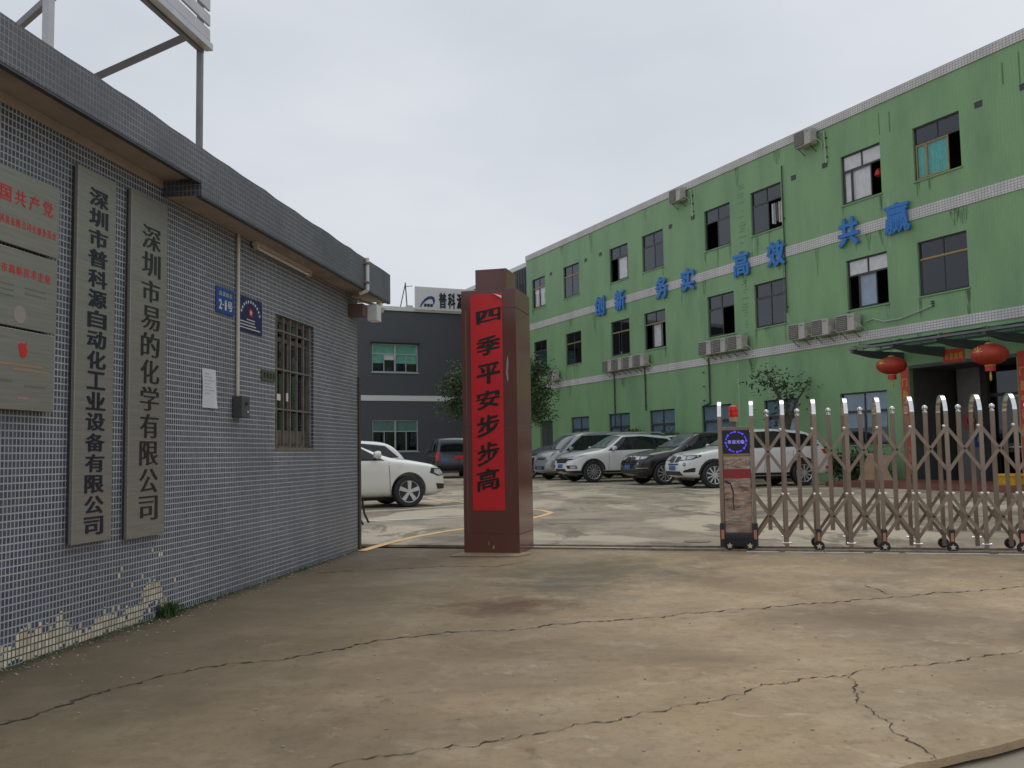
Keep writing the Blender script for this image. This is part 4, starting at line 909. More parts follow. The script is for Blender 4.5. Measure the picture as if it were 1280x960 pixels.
# canopy
cn = thing('glass_canopy', 'dark steel cantilever canopy with glass sheets above the entrance', 'canopy', FB.w(-1.8, 0, 3.97), FB.rot)
for k in range(6):
    x = k * 1.47
    part('tapered_beam', MB().add([(x - .05, -2.05, .0), (x - .05, -2.05, -.08), (x - .05, -1.3, -.2), (x - .05, 0, -.28), (x - .05, 0, 0), (x + .05, -2.05, .0), (x + .05, -2.05, -.08), (x + .05, -1.3, -.2), (x + .05, 0, -.28), (x + .05, 0, 0)],
         [(0, 1, 2, 3, 4), (9, 8, 7, 6, 5), (0, 5, 6, 1), (1, 6, 7, 2), (2, 7, 8, 3), (3, 8, 9, 4), (4, 9, 5, 0)]), M_canopy, cn)
    for y in (-1.9, -.9): part('glass_clamp', MB().lathe([(.05, 0), (.06, .03), (.03, .09)], 10, (x, y, 0)), M_steelgrey, cn, smooth=True)
    part('tension_rod', MB().tube((x, -1.6, .05), (x, -.02, .42), .012, 6), M_pipe, cn)
    if k < 5: part('glass_sheet', MB().box(x + .02, x + 1.45, -2.15, -.03, .09, .102), M_clear, cn)
part('purlin', MB().box(-.1, 7.4, -2.08, -2.02, .005, .06), M_steelgrey, cn); part('purlin', MB().box(-.1, 7.4, -1.0, -.95, .005, .06), M_canopy, cn)
part('wall_plate', MB().box(-.1, 7.4, -.04, -.002, .3, .36), M_canopy, cn)
def lantern(label, px, py, off, r):
    x, z = FB.at(px, py, -off); t = thing('red_lantern', label, 'lantern', FB.w(x, -off, z), FB.rot, 'red lanterns hanging from the canopy')
    prof = [(r * cos(a) if abs(a) < 1.5 else .05, r * .6 * sin(a)) for a in [-1.35 + 2.7 * k / 16 for k in range(17)]]
    b = part('body', MB().lathe(prof, 28, (0, 0, 0)), M_lantern, t, smooth=True)
    rb = MB()
    for k in range(14):
        a = 2 * pi * k / 14; pts = [((q[0] + .004) * cos(a), (q[0] + .004) * sin(a), q[1]) for q in prof[::2]]; rb.path(pts, .005, 5)
    part('rib', rb, M_redtxt, b, kind='stuff')
    part('neck', MB().lathe([(r * .28, -r * .95), (r * .28, -r * .62)], 16), M_redtxt, t, smooth=True)
    part('gold_band', MB().lathe([(r * .29, -r * .66), (r * .29, -r * .6)], 16), M_gold, t); part('top_ring', MB().lathe([(r * .22, r * .55), (r * .22, r * .66), (.03, r * .7)], 14), M_gold, t)
    fl = MB()
    for k in range(8):
        a = k * pi / 4; fl.bar((.0, -r * .97, r * .12), (r * .3 * cos(a), -r * .93, r * .12 + r * .26 * sin(a)), .02, .02)
    part('gold_flower', fl, M_gold, t)
    part('tassel', MB().lathe([(.01, -r * 1.5), (r * .06, -r * 1.45), (r * .07, -r * 1.2), (.015, -r * .95)], 10), M_gold, t, smooth=True); part('cord', MB().tube((0, 0, r * .66), (0, 0, 3.93 - z if 3.93 - z > r * .68 else r * .8), .008, 5), M_pipe, t)
    return t
lantern('smaller red lantern with gold flower hanging left of the entrance', 1114.5, 457, 1.5, .42)
lantern('larger red lantern with gold flower hanging in front of the red scroll', 1237, 443, 1.6, .45)
# blue wall characters
TX = [('创', -20.07, -19.12), ('新', -18.21, -17.30), ('务', -14.81, -13.91), ('实', -12.92, -11.98), ('高', -9.52, -8.60), ('效', -7.61, -6.65), ('共', -4.10, -3.21), ('赢', -2.17, -1.19)]
for i, (ch, a, b) in enumerate(TX):
    t = thing('wall_character', 'blue raised slogan character %s, %s of the eight on the white band' % (ch, ('first from the left', 'second from the left', 'third from the left', 'fourth from the left', 'fourth from the right', 'third from the right', 'second from the right', 'last on the right')[i]), 'sign letter', FB.w((a + b) / 2, 0, 8.1), FB.rot, 'blue slogan characters on the green wall')
    me = glyphs(ch, b - a, .95, thick=.055, kx=.045, ky=.03); me.name = 'letter'; me.materials.append(M_blue); o = link(bpy.data.objects.new('letter', me), t, (0, -.07, 0))
    part('standoff', MB().tube((-.2, -.08, .2), (-.2, 0, .2), .015, 5).tube((.2, -.08, -.2), (.2, 0, -.2), .015, 5), M_steelgrey, t)
# air conditioners
def ac(label, s, z, group, piece=True):
    t = thing('air_conditioner', label, 'air conditioner', FB.w(-s, 0, z), FB.rot, group)
    b = part('casing', MB().box(0, .8, -.4, -.1, 0, .54), M_ac, t, bevel=.012)
    part('fan_grille', MB().lathe([(.02, -.415), (.215, -.412), (.225, -.4)], 24, (.27, 0, .27), 'y'), M_grille, t)
    part('grille_frame', MB().box(.03, .51, -.406, -.4, .03, .51), M_grille, t)
    gr = MB()
    for k in range(7): gr.box(.05, .49, -.418, -.414, .08 + k * .06, .09 + k * .06)
    part('grille_bar', gr, M_ac, t)
    part('badge', MB().box(.58, .74, -.404, -.4, .44, .46), M_grille, t); part('valve_cover', MB().box(.8, .84, -.33, -.18, .06, .3), M_ac, t)
    for bx_ in (.12, .66): part('bracket', MB().bar((bx_, -.42, -.02), (bx_, 0, -.02), .03, .03).bar((bx_, -.3, -.024), (bx_, -.01, -.22), .018, .018), M_pipe, t)
    0 and part('bracket', MB().bar((.12, -.42, -.02), (.12, -.0, -.02), .03, .03).bar((.12, -.3, -.03), (.12, -.01, -.22), .018, .018).bar((.66, -.42, -.02), (.66, -.0, -.02), .03, .03).bar((.66, -.3, -.03), (.66, -.01, -.22), .018, .018), M_pipe, t)
    part('pipe', MB().path([(.82, -.25, .15), (.92, -.2, .1), (.95, -.05, .0), (.95, -.02, -.2)], .02, 6), M_pipeg, t)
    return t
GC = 'air conditioners on the green wall'
ac('air conditioner under the white cornice directly above the high wall vent, nearest the camera', 5.68, 11.42, GC)
ac('air conditioner under the white cornice between the fourth and fifth top windows', 13.2, 11.41, GC)
for i, s in enumerate((6.32, 5.21, 4.09)): ac(['left', 'middle', 'right'][i] + ' air conditioner of the well spaced group of three below the paired characters', s, 4.84, GC)
for i, s in enumerate((11.5, 10.6, 9.63)): ac(['left', 'middle', 'right'][i] + ' air conditioner of the tight row of three in the centre of the green wall', s, 4.84, GC)
for i, s in enumerate((19.0, 18.1, 17.16, 16.25)): ac(['leftmost', 'second', 'third', 'rightmost'][i] + ' air conditioner of the far row of four under two gold framed windows', s, 4.83, GC)
ac('single air conditioner beside the tree at the far end of the green wall', 24.65, 4.85, GC)
def gpipe(label, pts, m, r=.03):
    p0 = pts[0]; t = thing('wall_pipe', label, 'pipe', FB.w(p0[0], 0, min(p[1] for p in pts)), FB.rot)
    zz = min(p[1] for p in pts); part('pipe', MB().path([(p[0] - p0[0], -.05, p[1] - zz) for p in pts], r, 6), m, t, smooth=True)
    for k in range(3): part('clip', MB().box(pts[-1][0] - p0[0] - .04, pts[-1][0] - p0[0] + .04, -.06, 0, .2 + (max(p[1] for p in pts) - zz) * .3 * k, .23 + (max(p[1] for p in pts) - zz) * .3 * k), M_pipe, t)
gpipe('thin dark pipe running down between 效 and 共 from the cornice', [(-6.72, 11.2), (-6.72, 5.9)], M_pipe, .022)
gpipe('dark pipe below the row of four air conditioners, left one', [(-18.5, 4.8), (-18.5, 2.2)], M_pipe)
gpipe('dark pipe below the row of four air conditioners, right one', [(-15.9, 4.8), (-15.9, 2.9)], M_pipe)
gpipe('dark pipe bending down from the middle row of three air conditioners', [(-11.3, 4.75), (-11.3, 2.95), (-11.7, 2.88)], M_pipe)
gpipe('pale hose leaving the high air conditioner nearest the camera', [(-4.72, 11.75), (-4.6, 11.75), (-4.55, 10.65)], M_pipeg, .025)
gpipe('pale hose leaving the high air conditioner over the fifth window', [(-12.2, 11.75), (-12.1, 11.7), (-12.05, 10.65)], M_pipeg, .025)
gpipe('sagging pale hose right of the spaced row of three air conditioners', [(-3.15, 5.1), (-2.85, 5.15), (-2.4, 5.0), (-1.8, 5.0), (-1.1, 5.12), (-.6, 5.22)], M_pipeg, .02)
# ================================================================== ANNEX + GREY BUILDING
an = thing('grey_annex', 'dark grey ribbed annex continuing behind the far end of the green building', 'building', FB.w(-27.76, .3, 0), FB.rot)
part('wall', MB().box(-14, 0, 0, 9, -.05, 11.7), M_greycladding, an)
for i in range(24): part('wall_rib', MB().box(-.12 - i * .35, -.04 - i * .35, -.05, 0, 6.5, 11.6), M_greycladding, an)
part('parapet_band', MB().box(-14, 0, -.06, 9, 11.7, 11.95), M_white, an)
part('window', MB().box(-1.6, -.5, -.03, 0, 9.2, 10.8), M_dark, an)
gy = thing('grey_building', 'dark grey two-storey workshop with a white stripe and a white roof sill', 'building', FN.P, FN.rot)
w1 = (-1.69, 1.19, 6.1, 7.82); w2 = (-1.69, 1.17, 1.35, 3.23); w3 = (-9.5, -6.6, 6.1, 7.82); w4 = (-9.5, -6.6, 1.35, 3.23)
mb = MB().wall(-16, 16, -.05, 9.85, [w1, w2, w3, w4], 0, .18)
mb.add([(-16, 0, -.05), (-16, 10, -.05), (-16, 10, 9.85), (-16, 0, 9.85), (16, 0, -.05), (16, 10, -.05), (16, 10, 9.85), (16, 0, 9.85)], [(0, 3, 2, 1), (4, 5, 6, 7), (1, 2, 6, 5), (3, 7, 6, 2)])
part('wall', mb, M_greycladding, gy)
part('white_stripe', MB().box(-16, 16, -.03, 0, 4.38, 4.70), M_white, gy)
part('parapet', MB().box(-16, 16, -.06, .3, 9.85, 10.1), M_white, gy)
part('parapet_shadow_strip', MB().box(-16, 16, -.04, 0, 9.8, 9.85), M_darkframe, gy)
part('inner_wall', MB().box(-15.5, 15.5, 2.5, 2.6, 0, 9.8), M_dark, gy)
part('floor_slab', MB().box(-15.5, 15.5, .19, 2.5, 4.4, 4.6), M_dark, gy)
part('downpipe', MB().tube((4.65, -.06, 4.7), (4.65, -.06, 9.4), .06, 6), M_pipe, gy)
for wi, (a, b, c, d) in enumerate((w1, w2, w3, w4)):
    zt = d - (d - c) * .36; f = part('window', MB().box(a, b, .06, .12, c, c + .06).box(a, b, .06, .12, d - .06, d).box(a, a + .06, .06, .12, c + .06, d - .06).box(b - .06, b, .06, .12, c + .06, d - .06)
        .box(a + .06, b - .06, .055, .115, zt - .03, zt + .03).box((a + b) / 2 - .05, (a + b) / 2 + .05, .05, .11, c + .06, d - .06), M_alu, gy)
    part('sill', MB().box(a - .05, b + .05, -.06, .06, c - .06, c), M_alu, f)
    for i in range(4):
        u0 = a + .06 + (b - a - .12) * i / 4; u1 = a + .06 + (b - a - .12) * (i + 1) / 4
        if i in (1, 3): part('stile', MB().box(u0 - .025, u0 + .025, .062, .1, c + .06, zt - .03), M_alu, f)
        part('pane', MB().box(u0 + .03, u1 - .03, .09, .098, c + .06, zt - .03), M_cpane if wi == 0 else M_glass, f)
        if wi in (0, 2): part('film', MB().box(u0 + .03, u1 - .03, .12, .125, zt - (.55 if i != 1 else .35), zt - .03), M_greenfilm if i != 1 else M_curtain, f)
    for i in range(2):
        u0 = a + .06 + (b - a - .12) * i / 2; u1 = u0 + (b - a - .12) / 2
        part('pane', MB().box(u0 + .05, u1 - .05, .09, .098, zt + .03, d - .06), M_cpane, f)
        part('film', MB().box(u0, u1, .12, .125, zt + .03, d - .06), M_greenfilm if wi in (0, 2) else mat('dull_green_film', (.12, .25, .21), .5), f)
part('rain_hood', MB().box(-1.8, 1.3, -.25, 0, 7.86, 7.9), M_darkframe, gy)
rs = thing('roof_sign', 'white company sign with a blue swoosh and dark characters on the grey roof edge', 'sign', FN.w(.95, -.3, 9.95), FN.rot)
part('panel', MB().box(0, 9, 0, .12, 0, 1.42), M_white, rs, bevel=.01)
for i, ch in enumerate('普科源自动化工业设备'):
    text('character', ch, M_navytxt, rs, 1.78 + i * .585, -.001, .64, .5, .98, thick=.03, kx=.045, ky=.03)
sw = MB(); pts = [(.28, .18), (.4, .42), (.58, .66), (.8, .82), (1.05, .88), (1.22, .8), (1.28, .6), (1.2, .35)]; inn = [(.36, .18), (.5, .38), (.66, .54), (.85, .66), (1.02, .7), (1.12, .64), (1.15, .5), (1.16, .36)]
for i in range(7): sw.prism([pts[i], pts[i + 1], inn[i + 1], inn[i]], -.02, 0)
part('swoosh', sw, mat('deep_blue', (.02, .04, .2), .4), rs)
for i in range(3): part('logo_letter', MB().prism([(.56 + i * .2, .2), (.72 + i * .2, .2), (.74 + i * .2, .38), (.58 + i * .2, .38)], -.02, 0), M_navytxt, rs)
t = thing('roof_mast', 'thin steel A-shaped mast standing left of the roof sign', 'mast', FN.w(.35, .2, 10.05), FN.rot)
part('leg', MB().tube((-.2, 0, 0), (.14, 0, 1.5), .03, 6), M_pipe, t); part('leg', MB().tube((.25, 0, 0), (.14, 0, 1.6), .035, 6), M_pipe, t); part('crossbar', MB().tube((.14, 0, 1.35), (.6, 0, 1.42), .02, 6), M_pipe, t); part('box', MB().box(.2, .6, -.05, .2, 0, .2), M_alu, t)
# ================================================================== VEGETATION
def tree(name, label, base, trunk_h, crown, n, leaf, m, seed, cat='tree', group=None, limbs=7):
    """crown: list of (dx,dy,dz,r) clumps"""
    r = random.Random(seed); t = thing(name, label, cat, base, 0, group)
    mb = MB(); mb.tube((0, 0, 0), (.05, 0, trunk_h * .5), .11 * leaf * 8, 9, r2=.09 * leaf * 8, cap=False); mb.tube((.05, 0, trunk_h * .5), (0, .05, trunk_h), .09 * leaf * 8, 9, r2=.06 * leaf * 8, cap=False)
    part('trunk', mb, M_bark, t, smooth=True)
    lm = MB()
    for c in crown:
        mid = Vector((c[0] * .4, c[1] * .4, trunk_h * .55 + c[2] * .45)) ; s0 = Vector((0, 0, trunk_h * .8)); lm.tube(s0, mid, .05 * leaf * 8, 6, r2=.035 * leaf * 8, cap=False); lm.tube(mid, (c[0], c[1], c[2]), .035 * leaf * 8, 6, r2=.01 * leaf * 8, cap=False)
        for _ in range(3):
            d = Vector((r.gauss(0, 1), r.gauss(0, 1), r.gauss(.3, .8))).normalized() * c[3] * .9; lm.tube((c[0], c[1], c[2]), (c[0] + d.x, c[1] + d.y, c[2] + d.z), .012 * leaf * 8, 4, r2=.004, cap=False)
    part('limbs', lm, M_bark, t)
    cm = MB(); vol = sum(c[3] ** 2 for c in crown)
    for c in crown:
        k = int(n * c[3] ** 2 / vol); nt_ = max(3, k // 14)
        for _ in range(nt_):
            d = Vector((r.gauss(0, 1), r.gauss(0, 1), r.gauss(0, .8))); d.normalize(); rad = c[3] * r.uniform(.35, 1.08) ; p0 = Vector(c[:3]) + Vector((d.x, d.y, d.z * .8)) * rad
            for _ in range(14):
                p = p0 + Vector((r.gauss(0, 1), r.gauss(0, 1), r.gauss(0, .7))) * leaf * 1.9; a = Vector((r.gauss(0, 1), r.gauss(0, 1), r.gauss(-.3, .6))).normalized(); b = a.cross(Vector((r.gauss(0, 1), r.gauss(0, 1), 1))).normalized(); L = leaf * r.uniform(.7, 1.5); wd = L * .42
                cm.add([p, p + a * L * .5 + b * wd * .5, p + a * L, p + a * L * .5 - b * wd * .5], [(0, 1, 2, 3)])
    part('crown', cm, m, t)
    return t
p = G(620, 600); p = Vector((p.x * 38 / p.y, 38, 0))
tree('courtyard_tree', 'dense dark green tree rising behind the granite gate pillar', p, 2.0, [(-1.35, .2, 3.1, .75), (-.9, 0, 4.2, .9), (-1.6, -.2, 3.9, .5), (0, 0, 4.7, .9), (1.0, .1, 4.4, .85), (1.5, -.1, 3.6, .8), (1.75, 0, 2.8, .6), (.6, -.2, 3.4, .9), (-.4, -.2, 3.2, .8), (1.9, .2, 4.6, .4)], 24000, .11, M_leaf, 3)
x, z = FB.at(985, 540, -.8)
tree('sapling', 'thin young tree with sparse leaves against the green wall above the white off-roader', FB.w(x, -.8, 0), 2.2, [(-.5, 0, 3.55, .35), (0, 0, 3.2, .38), (.1, 0, 2.7, .3), (-.15, 0, 2.3, .25), (.75, 0, 3.3, .06), (-.7, 0, 3.75, .2)], 380, .15, M_leaf2, 5)
def shrub(label, base, pts, n, leaf, seed, m=M_leaf):
    r = random.Random(seed); t = thing('shrub', label, 'shrub', base, FB.rot); mb = MB()
    for _ in range(n):
        c = pts[r.randrange(len(pts))]; p = Vector((c[0] + r.gauss(0, c[3] * .5), c[1] + r.gauss(0, .2), max(.05, c[2] + r.gauss(0, c[3] * .5)))); a = Vector((r.gauss(0, 1), r.gauss(0, 1), r.gauss(.4, .6))).normalized(); b = a.cross(Vector((r.gauss(0, 1), r.gauss(0, 1), .5))).normalized(); L = leaf * r.uniform(.6, 1.5)
        mb.add([p, p + a * L * .5 + b * L * .25, p + a * L, p + a * L * .5 - b * L * .25], [(0, 1, 2, 3)])
    part('foliage', mb, m, t)
    st = MB()
    for c in pts: st.tube((c[0], 0, 0), (c[0], c[1], c[2]), .02, 5)
    part('stems', st, M_bark, t)
shrub('low green bush against the green wall right of the white off-roader tail', FB.w(-3.6, -.5, 0), [(0, 0, .45, .4), (.5, 0, .6, .4), (1.0, 0, .4, .35), (-.5, 0, .5, .35)], 2600, .12, 6)
shrub('small bushy plant behind the black off-roader under the third ground window', FB.w(-13.5, -.6, 0), [(0, 0, 1.5, .4), (.4, 0, 1.3, .5), (-.4, 0, 1.2, .4)], 1500, .12, 7)
shrub('small upright plant behind the white SUV roof', FB.w(-16.3, -.6, 0), [(0, 0, 1.7, .25), (.1, 0, 1.9, .18)], 500, .11, 8)
# ================================================================== VEHICLES
def interp(P, x):
    if x <= P[0][0]: return P[0][1]
    for (a, b), (c, d) in zip(P, P[1:]):
        if x <= c: return b + (d - b) * (x - a) / (c - a)
    return P[-1][1]
M_paint = {k: mat('paint_' + k, c, r, metal=mt, var=.03, coat=.8, vscale=1, dirt=((c[0] * .75 + .05, c[1] * .75 + .045, c[2] * .75 + .035), 3, .55, .5)) for k, c, r, mt in (
    ('white', (.74, .74, .72), .3, 0), ('black', (.018, .02, .022), .25, .2), ('silver', (.4, .41, .41), .35, .6), ('navy', (.03, .045, .05), .3, .3), ('ivory', (.74, .73, .67), .3, 0))}
M_cglass = mat('car_glass', (.012, .015, .017), .05, var=.02, spec=.6)
M_wglass = mat('windscreen_glass', (.12, .14, .15), .04, var=.3, vscale=3, spec=.8)
M_trim = mat('black_trim', (.02, .02, .02), .5)
M_rim = mat('alloy_rim', (.6, .6, .6), .3, metal=.8)
M_hl = mat('headlight_glass', (.45, .47, .5), .08, var=.5, vscale=14, spec=.9)
M_tail = mat('tail_lamp', (.45, .01, .02), .15, emit=((1, .02, .03), .06))
M_plate = mat('blue_number_plate', (.06, .12, .4), .35, var=.3, vscale=12, dirt=((.35, .4, .55), 22, .56, .6))
M_seam = mat('panel_seam', (.06, .06, .06), .8)
TYPES = {
 'sedan': dict(L=4.6, W=.9, zb=.2, r=.325, fw=1.38, rw=-1.3,
   top=[(-2.3, .62), (-2.26, .9), (-2.1, 1.02), (-1.6, 1.08), (-.85, 1.38), (-.2, 1.46), (.2, 1.42), (.95, 1.04), (1.4, 1.0), (1.9, .91), (2.18, .82), (2.3, .58)],
   belt=[(-2.3, .6), (-2.1, .92), (-1.6, .98), (0, .96), (.95, .95), (1.95, .84), (2.3, .54)],
   wid=[(-2.3, .68), (-2.1, .84), (-1.3, .9), (1.3, .9), (1.9, .86), (2.15, .76), (2.3, .58)], wt=.6,
   side=[(-1.45, 1.0), (-.85, 1.3), (-.2, 1.385), (.18, 1.34), (.8, 1.0)], ws=(.22, .93), rs=(-1.55, -.95), door=(.98, -.02, -.98)),
 'suv': dict(L=4.85, W=.96, zb=.28, r=.38, fw=1.5, rw=-1.42,
   top=[(-2.42, .7), (-2.38, 1.0), (-2.25, 1.2), (-1.95, 1.58), (-1.6, 1.68), (-.6, 1.75), (.2, 1.72), (.95, 1.2), (1.3, 1.17), (1.95, 1.06), (2.3, .92), (2.42, .62)],
   belt=[(-2.42, .7), (-2.25, 1.05), (-1.6, 1.14), (0, 1.1), (.95, 1.09), (1.95, .98), (2.3, .84), (2.42, .6)],
   wid=[(-2.42, .76), (-2.25, .9), (-1.4, .96), (1.4, .96), (2.0, .92), (2.28, .8), (2.42, .66)], wt=.68,
   side=[(-2.0, 1.22), (-1.65, 1.52), (-.6, 1.63), (.18, 1.6), (.82, 1.16)], ws=(.22, .92), rs=(-2.2, -1.95), door=(.9, -.12, -1.05)),
 'van': dict(L=4.7, W=.85, zb=.25, r=.32, fw=1.55, rw=-1.3,
   top=[(-2.35, .6), (-2.32, 1.2), (-2.2, 1.78), (-1.9, 1.9), (-.5, 1.95), (.6, 1.92), (1.0, 1.82), (1.75, 1.22), (2.0, 1.15), (2.22, 1.0), (2.35, .6)],
   belt=[(-2.35, .6), (-2.2, 1.1), (0, 1.12), (1.5, 1.12), (2.0, 1.05), (2.22, .92), (2.35, .55)],
   wid=[(-2.35, .76), (-2.2, .83), (-1.3, .85), (1.4, .85), (2.0, .82), (2.22, .76), (2.35, .66)], wt=.7,
   side=[(-2.1, 1.2), (-2.05, 1.68), (-.5, 1.76), (.75, 1.73), (1.5, 1.2)], ws=(.98, 1.74), rs=None, door=(1.2, .25, -.8)),
 'jeep': dict(L=4.6, W=.92, zb=.4, r=.38, fw=1.4, rw=-1.35,
   top=[(-2.3, .7), (-2.29, 1.15), (-2.2, 1.8), (-1.9, 1.9), (-.5, 1.93), (.35, 1.9), (.85, 1.3), (1.2, 1.26), (1.9, 1.2), (2.2, 1.05), (2.3, .7)],
   belt=[(-2.3, .7), (-2.2, 1.15), (0, 1.15), (.85, 1.15), (1.9, 1.1), (2.3, .65)],
   wid=[(-2.3, .84), (-2.2, .9), (-1.3, .92), (1.3, .92), (2.0, .9), (2.3, .8)], wt=.76,
   side=[(-2.05, 1.25), (-2.0, 1.72), (-.5, 1.77), (.3, 1.74), (.72, 1.25)], ws=(.38, .83), rs=None, door=(.85, -.1, -1.0)),
}
def car_body(T):
    xs = sorted({round(p[0], 3) for k in ('top', 'belt', 'wid') for p in T[k]}); xs = [x for i, x in enumerate(xs) if i == 0 or x - xs[i - 1] > .04]
    rings = []; zb0 = T['zb']
    for x in xs:
        zt, ze, w = interp(T['top'], x), interp(T['belt'], x), interp(T['wid'], x)
        zt = max(zt, ze + .02); cab = min(1, max(0, (zt - ze - .1) / .3)); wt = (w * .84) * (1 - cab) + T['wt'] * cab
        e = 1 - min(1, (T['L'] / 2 - abs(x)) / .25); zb = zb0 + .1 * max(0, e)
        H = [(0, zb), (w * .84, zb), (w * .965, zb + .1), (w, (zb + ze) / 2 + .05), (w * .99, ze - .06), (w * .955, ze + .0), (wt + (w * .955 - wt) * .12, zt - .1 * max(.25, cab)), (wt * .9, zt - .025), (wt * .5, zt), (0, zt + .005)]
        rings.append([(x, y, z) for y, z in H] + [(x, -y, z) for y, z in H[-2:0:-1]])
    n = len(rings[0]); vs = [v for r_ in rings for v in r_]; fs = []
    for i in range(len(rings) - 1):
        for j in range(n):
            a, b = i * n + j, i * n + (j + 1) % n; fs.append((a, b, b + n, a + n))
    fs.append(tuple(range(n))); fs.append(tuple(range((len(rings) - 1) * n, len(rings) * n))[::-1])
    me = bpy.data.meshes.new('b'); me.from_pydata(vs, [], fs); me.update()
    bm = bmesh.new(); bm.from_mesh(me); bmesh.ops.recalc_face_normals(bm, faces=bm.faces)
    bm.to_mesh(me); bm.free()
    ob = bpy.data.objects.new('b', me); COL.objects.link(ob)
    s = ob.modifiers.new('s', 'SUBSURF'); s.levels = 2; s.render_levels = 2
    cm = MB()
    for x in (T['fw'], T['rw']):
        for sg in (-1, 1):
            cm.lathe([(T['r'] + .055, sg * T['W'] * .55), (T['r'] + .055, sg * (T['W'] + .3))][::sg], 32, (x, 0, T['r'] + .02), 'y')
    cme = cm.mesh('c', [M_trim]); bm = bmesh.new(); bm.from_mesh(cme); bmesh.ops.recalc_face_normals(bm, faces=bm.faces); bm.to_mesh(cme); bm.free()
    co = bpy.data.objects.new('c', cme); COL.objects.link(co)
    b = ob.modifiers.new('bo', 'BOOLEAN'); b.operation = 'DIFFERENCE'; b.object = co; b.solver = 'EXACT'
    try: b.material_mode = 'TRANSFER'
    except Exception: pass
    bpy.context.view_layer.update()
    dg = bpy.context.evaluated_depsgraph_get()
    res = bpy.data.meshes.new_from_object(ob.evaluated_get(dg))
    s_only = ob.modifiers['bo']; s_only.show_viewport = False; bpy.context.view_layer.update(); dg = bpy.context.evaluated_depsgraph_get()
    sm = bpy.data.meshes.new_from_object(ob.evaluated_get(dg)); bm = bmesh.new(); bm.from_mesh(sm); bvh = BVHTree.FromBMesh(bm); bm.free()
    bpy.data.objects.remove(ob); bpy.data.objects.remove(co)
    for p in res.polygons: p.use_smooth = True
    res.set_sharp_from_angle(angle=radians(35))
    return res, bvh
CACHE = {}
def decal(bvh, poly, o, U, V, off=.006, grid=.07):
    """flat outline (u,v) -> patch lying on the body surface"""
    U, V, o = Vector(U), Vector(V), Vector(o); Nn = U.cross(V).normalized()
    bm = bmesh.new(); f = bm.faces.new([bm.verts.new((a, b, 0)) for a, b in poly])
    us = [p[0] for p in poly]; vs = [p[1] for p in poly]
    for ax, lo, hi in ((0, min(us), max(us)), (1, min(vs), max(vs))):
        k = int((hi - lo) / grid)
        for i in range(1, k + 1):
            c = [0, 0, 0]; c[ax] = lo + (hi - lo) * i / (k + 1); nn = [0, 0, 0]; nn[ax] = 1
            bmesh.ops.bisect_plane(bm, geom=bm.verts[:] + bm.edges[:] + bm.faces[:], plane_co=c, plane_no=nn)
    bad = []
    for v in bm.verts:
        P = o + U * v.co.x + V * v.co.y + Nn * 3; h = bvh.ray_cast(P, -Nn)
        if h[0] is None: bad.append(v)
        else: v.co = h[0] + h[1] * off if h[1].dot(Nn) > 0 else h[0] + Nn * off
    bmesh.ops.delete(bm, geom=bad, context='VERTS')
    me = bpy.data.meshes.new('d'); bm.to_mesh(me); bm.free()
    for p in me.polygons: p.use_smooth = True
    return me
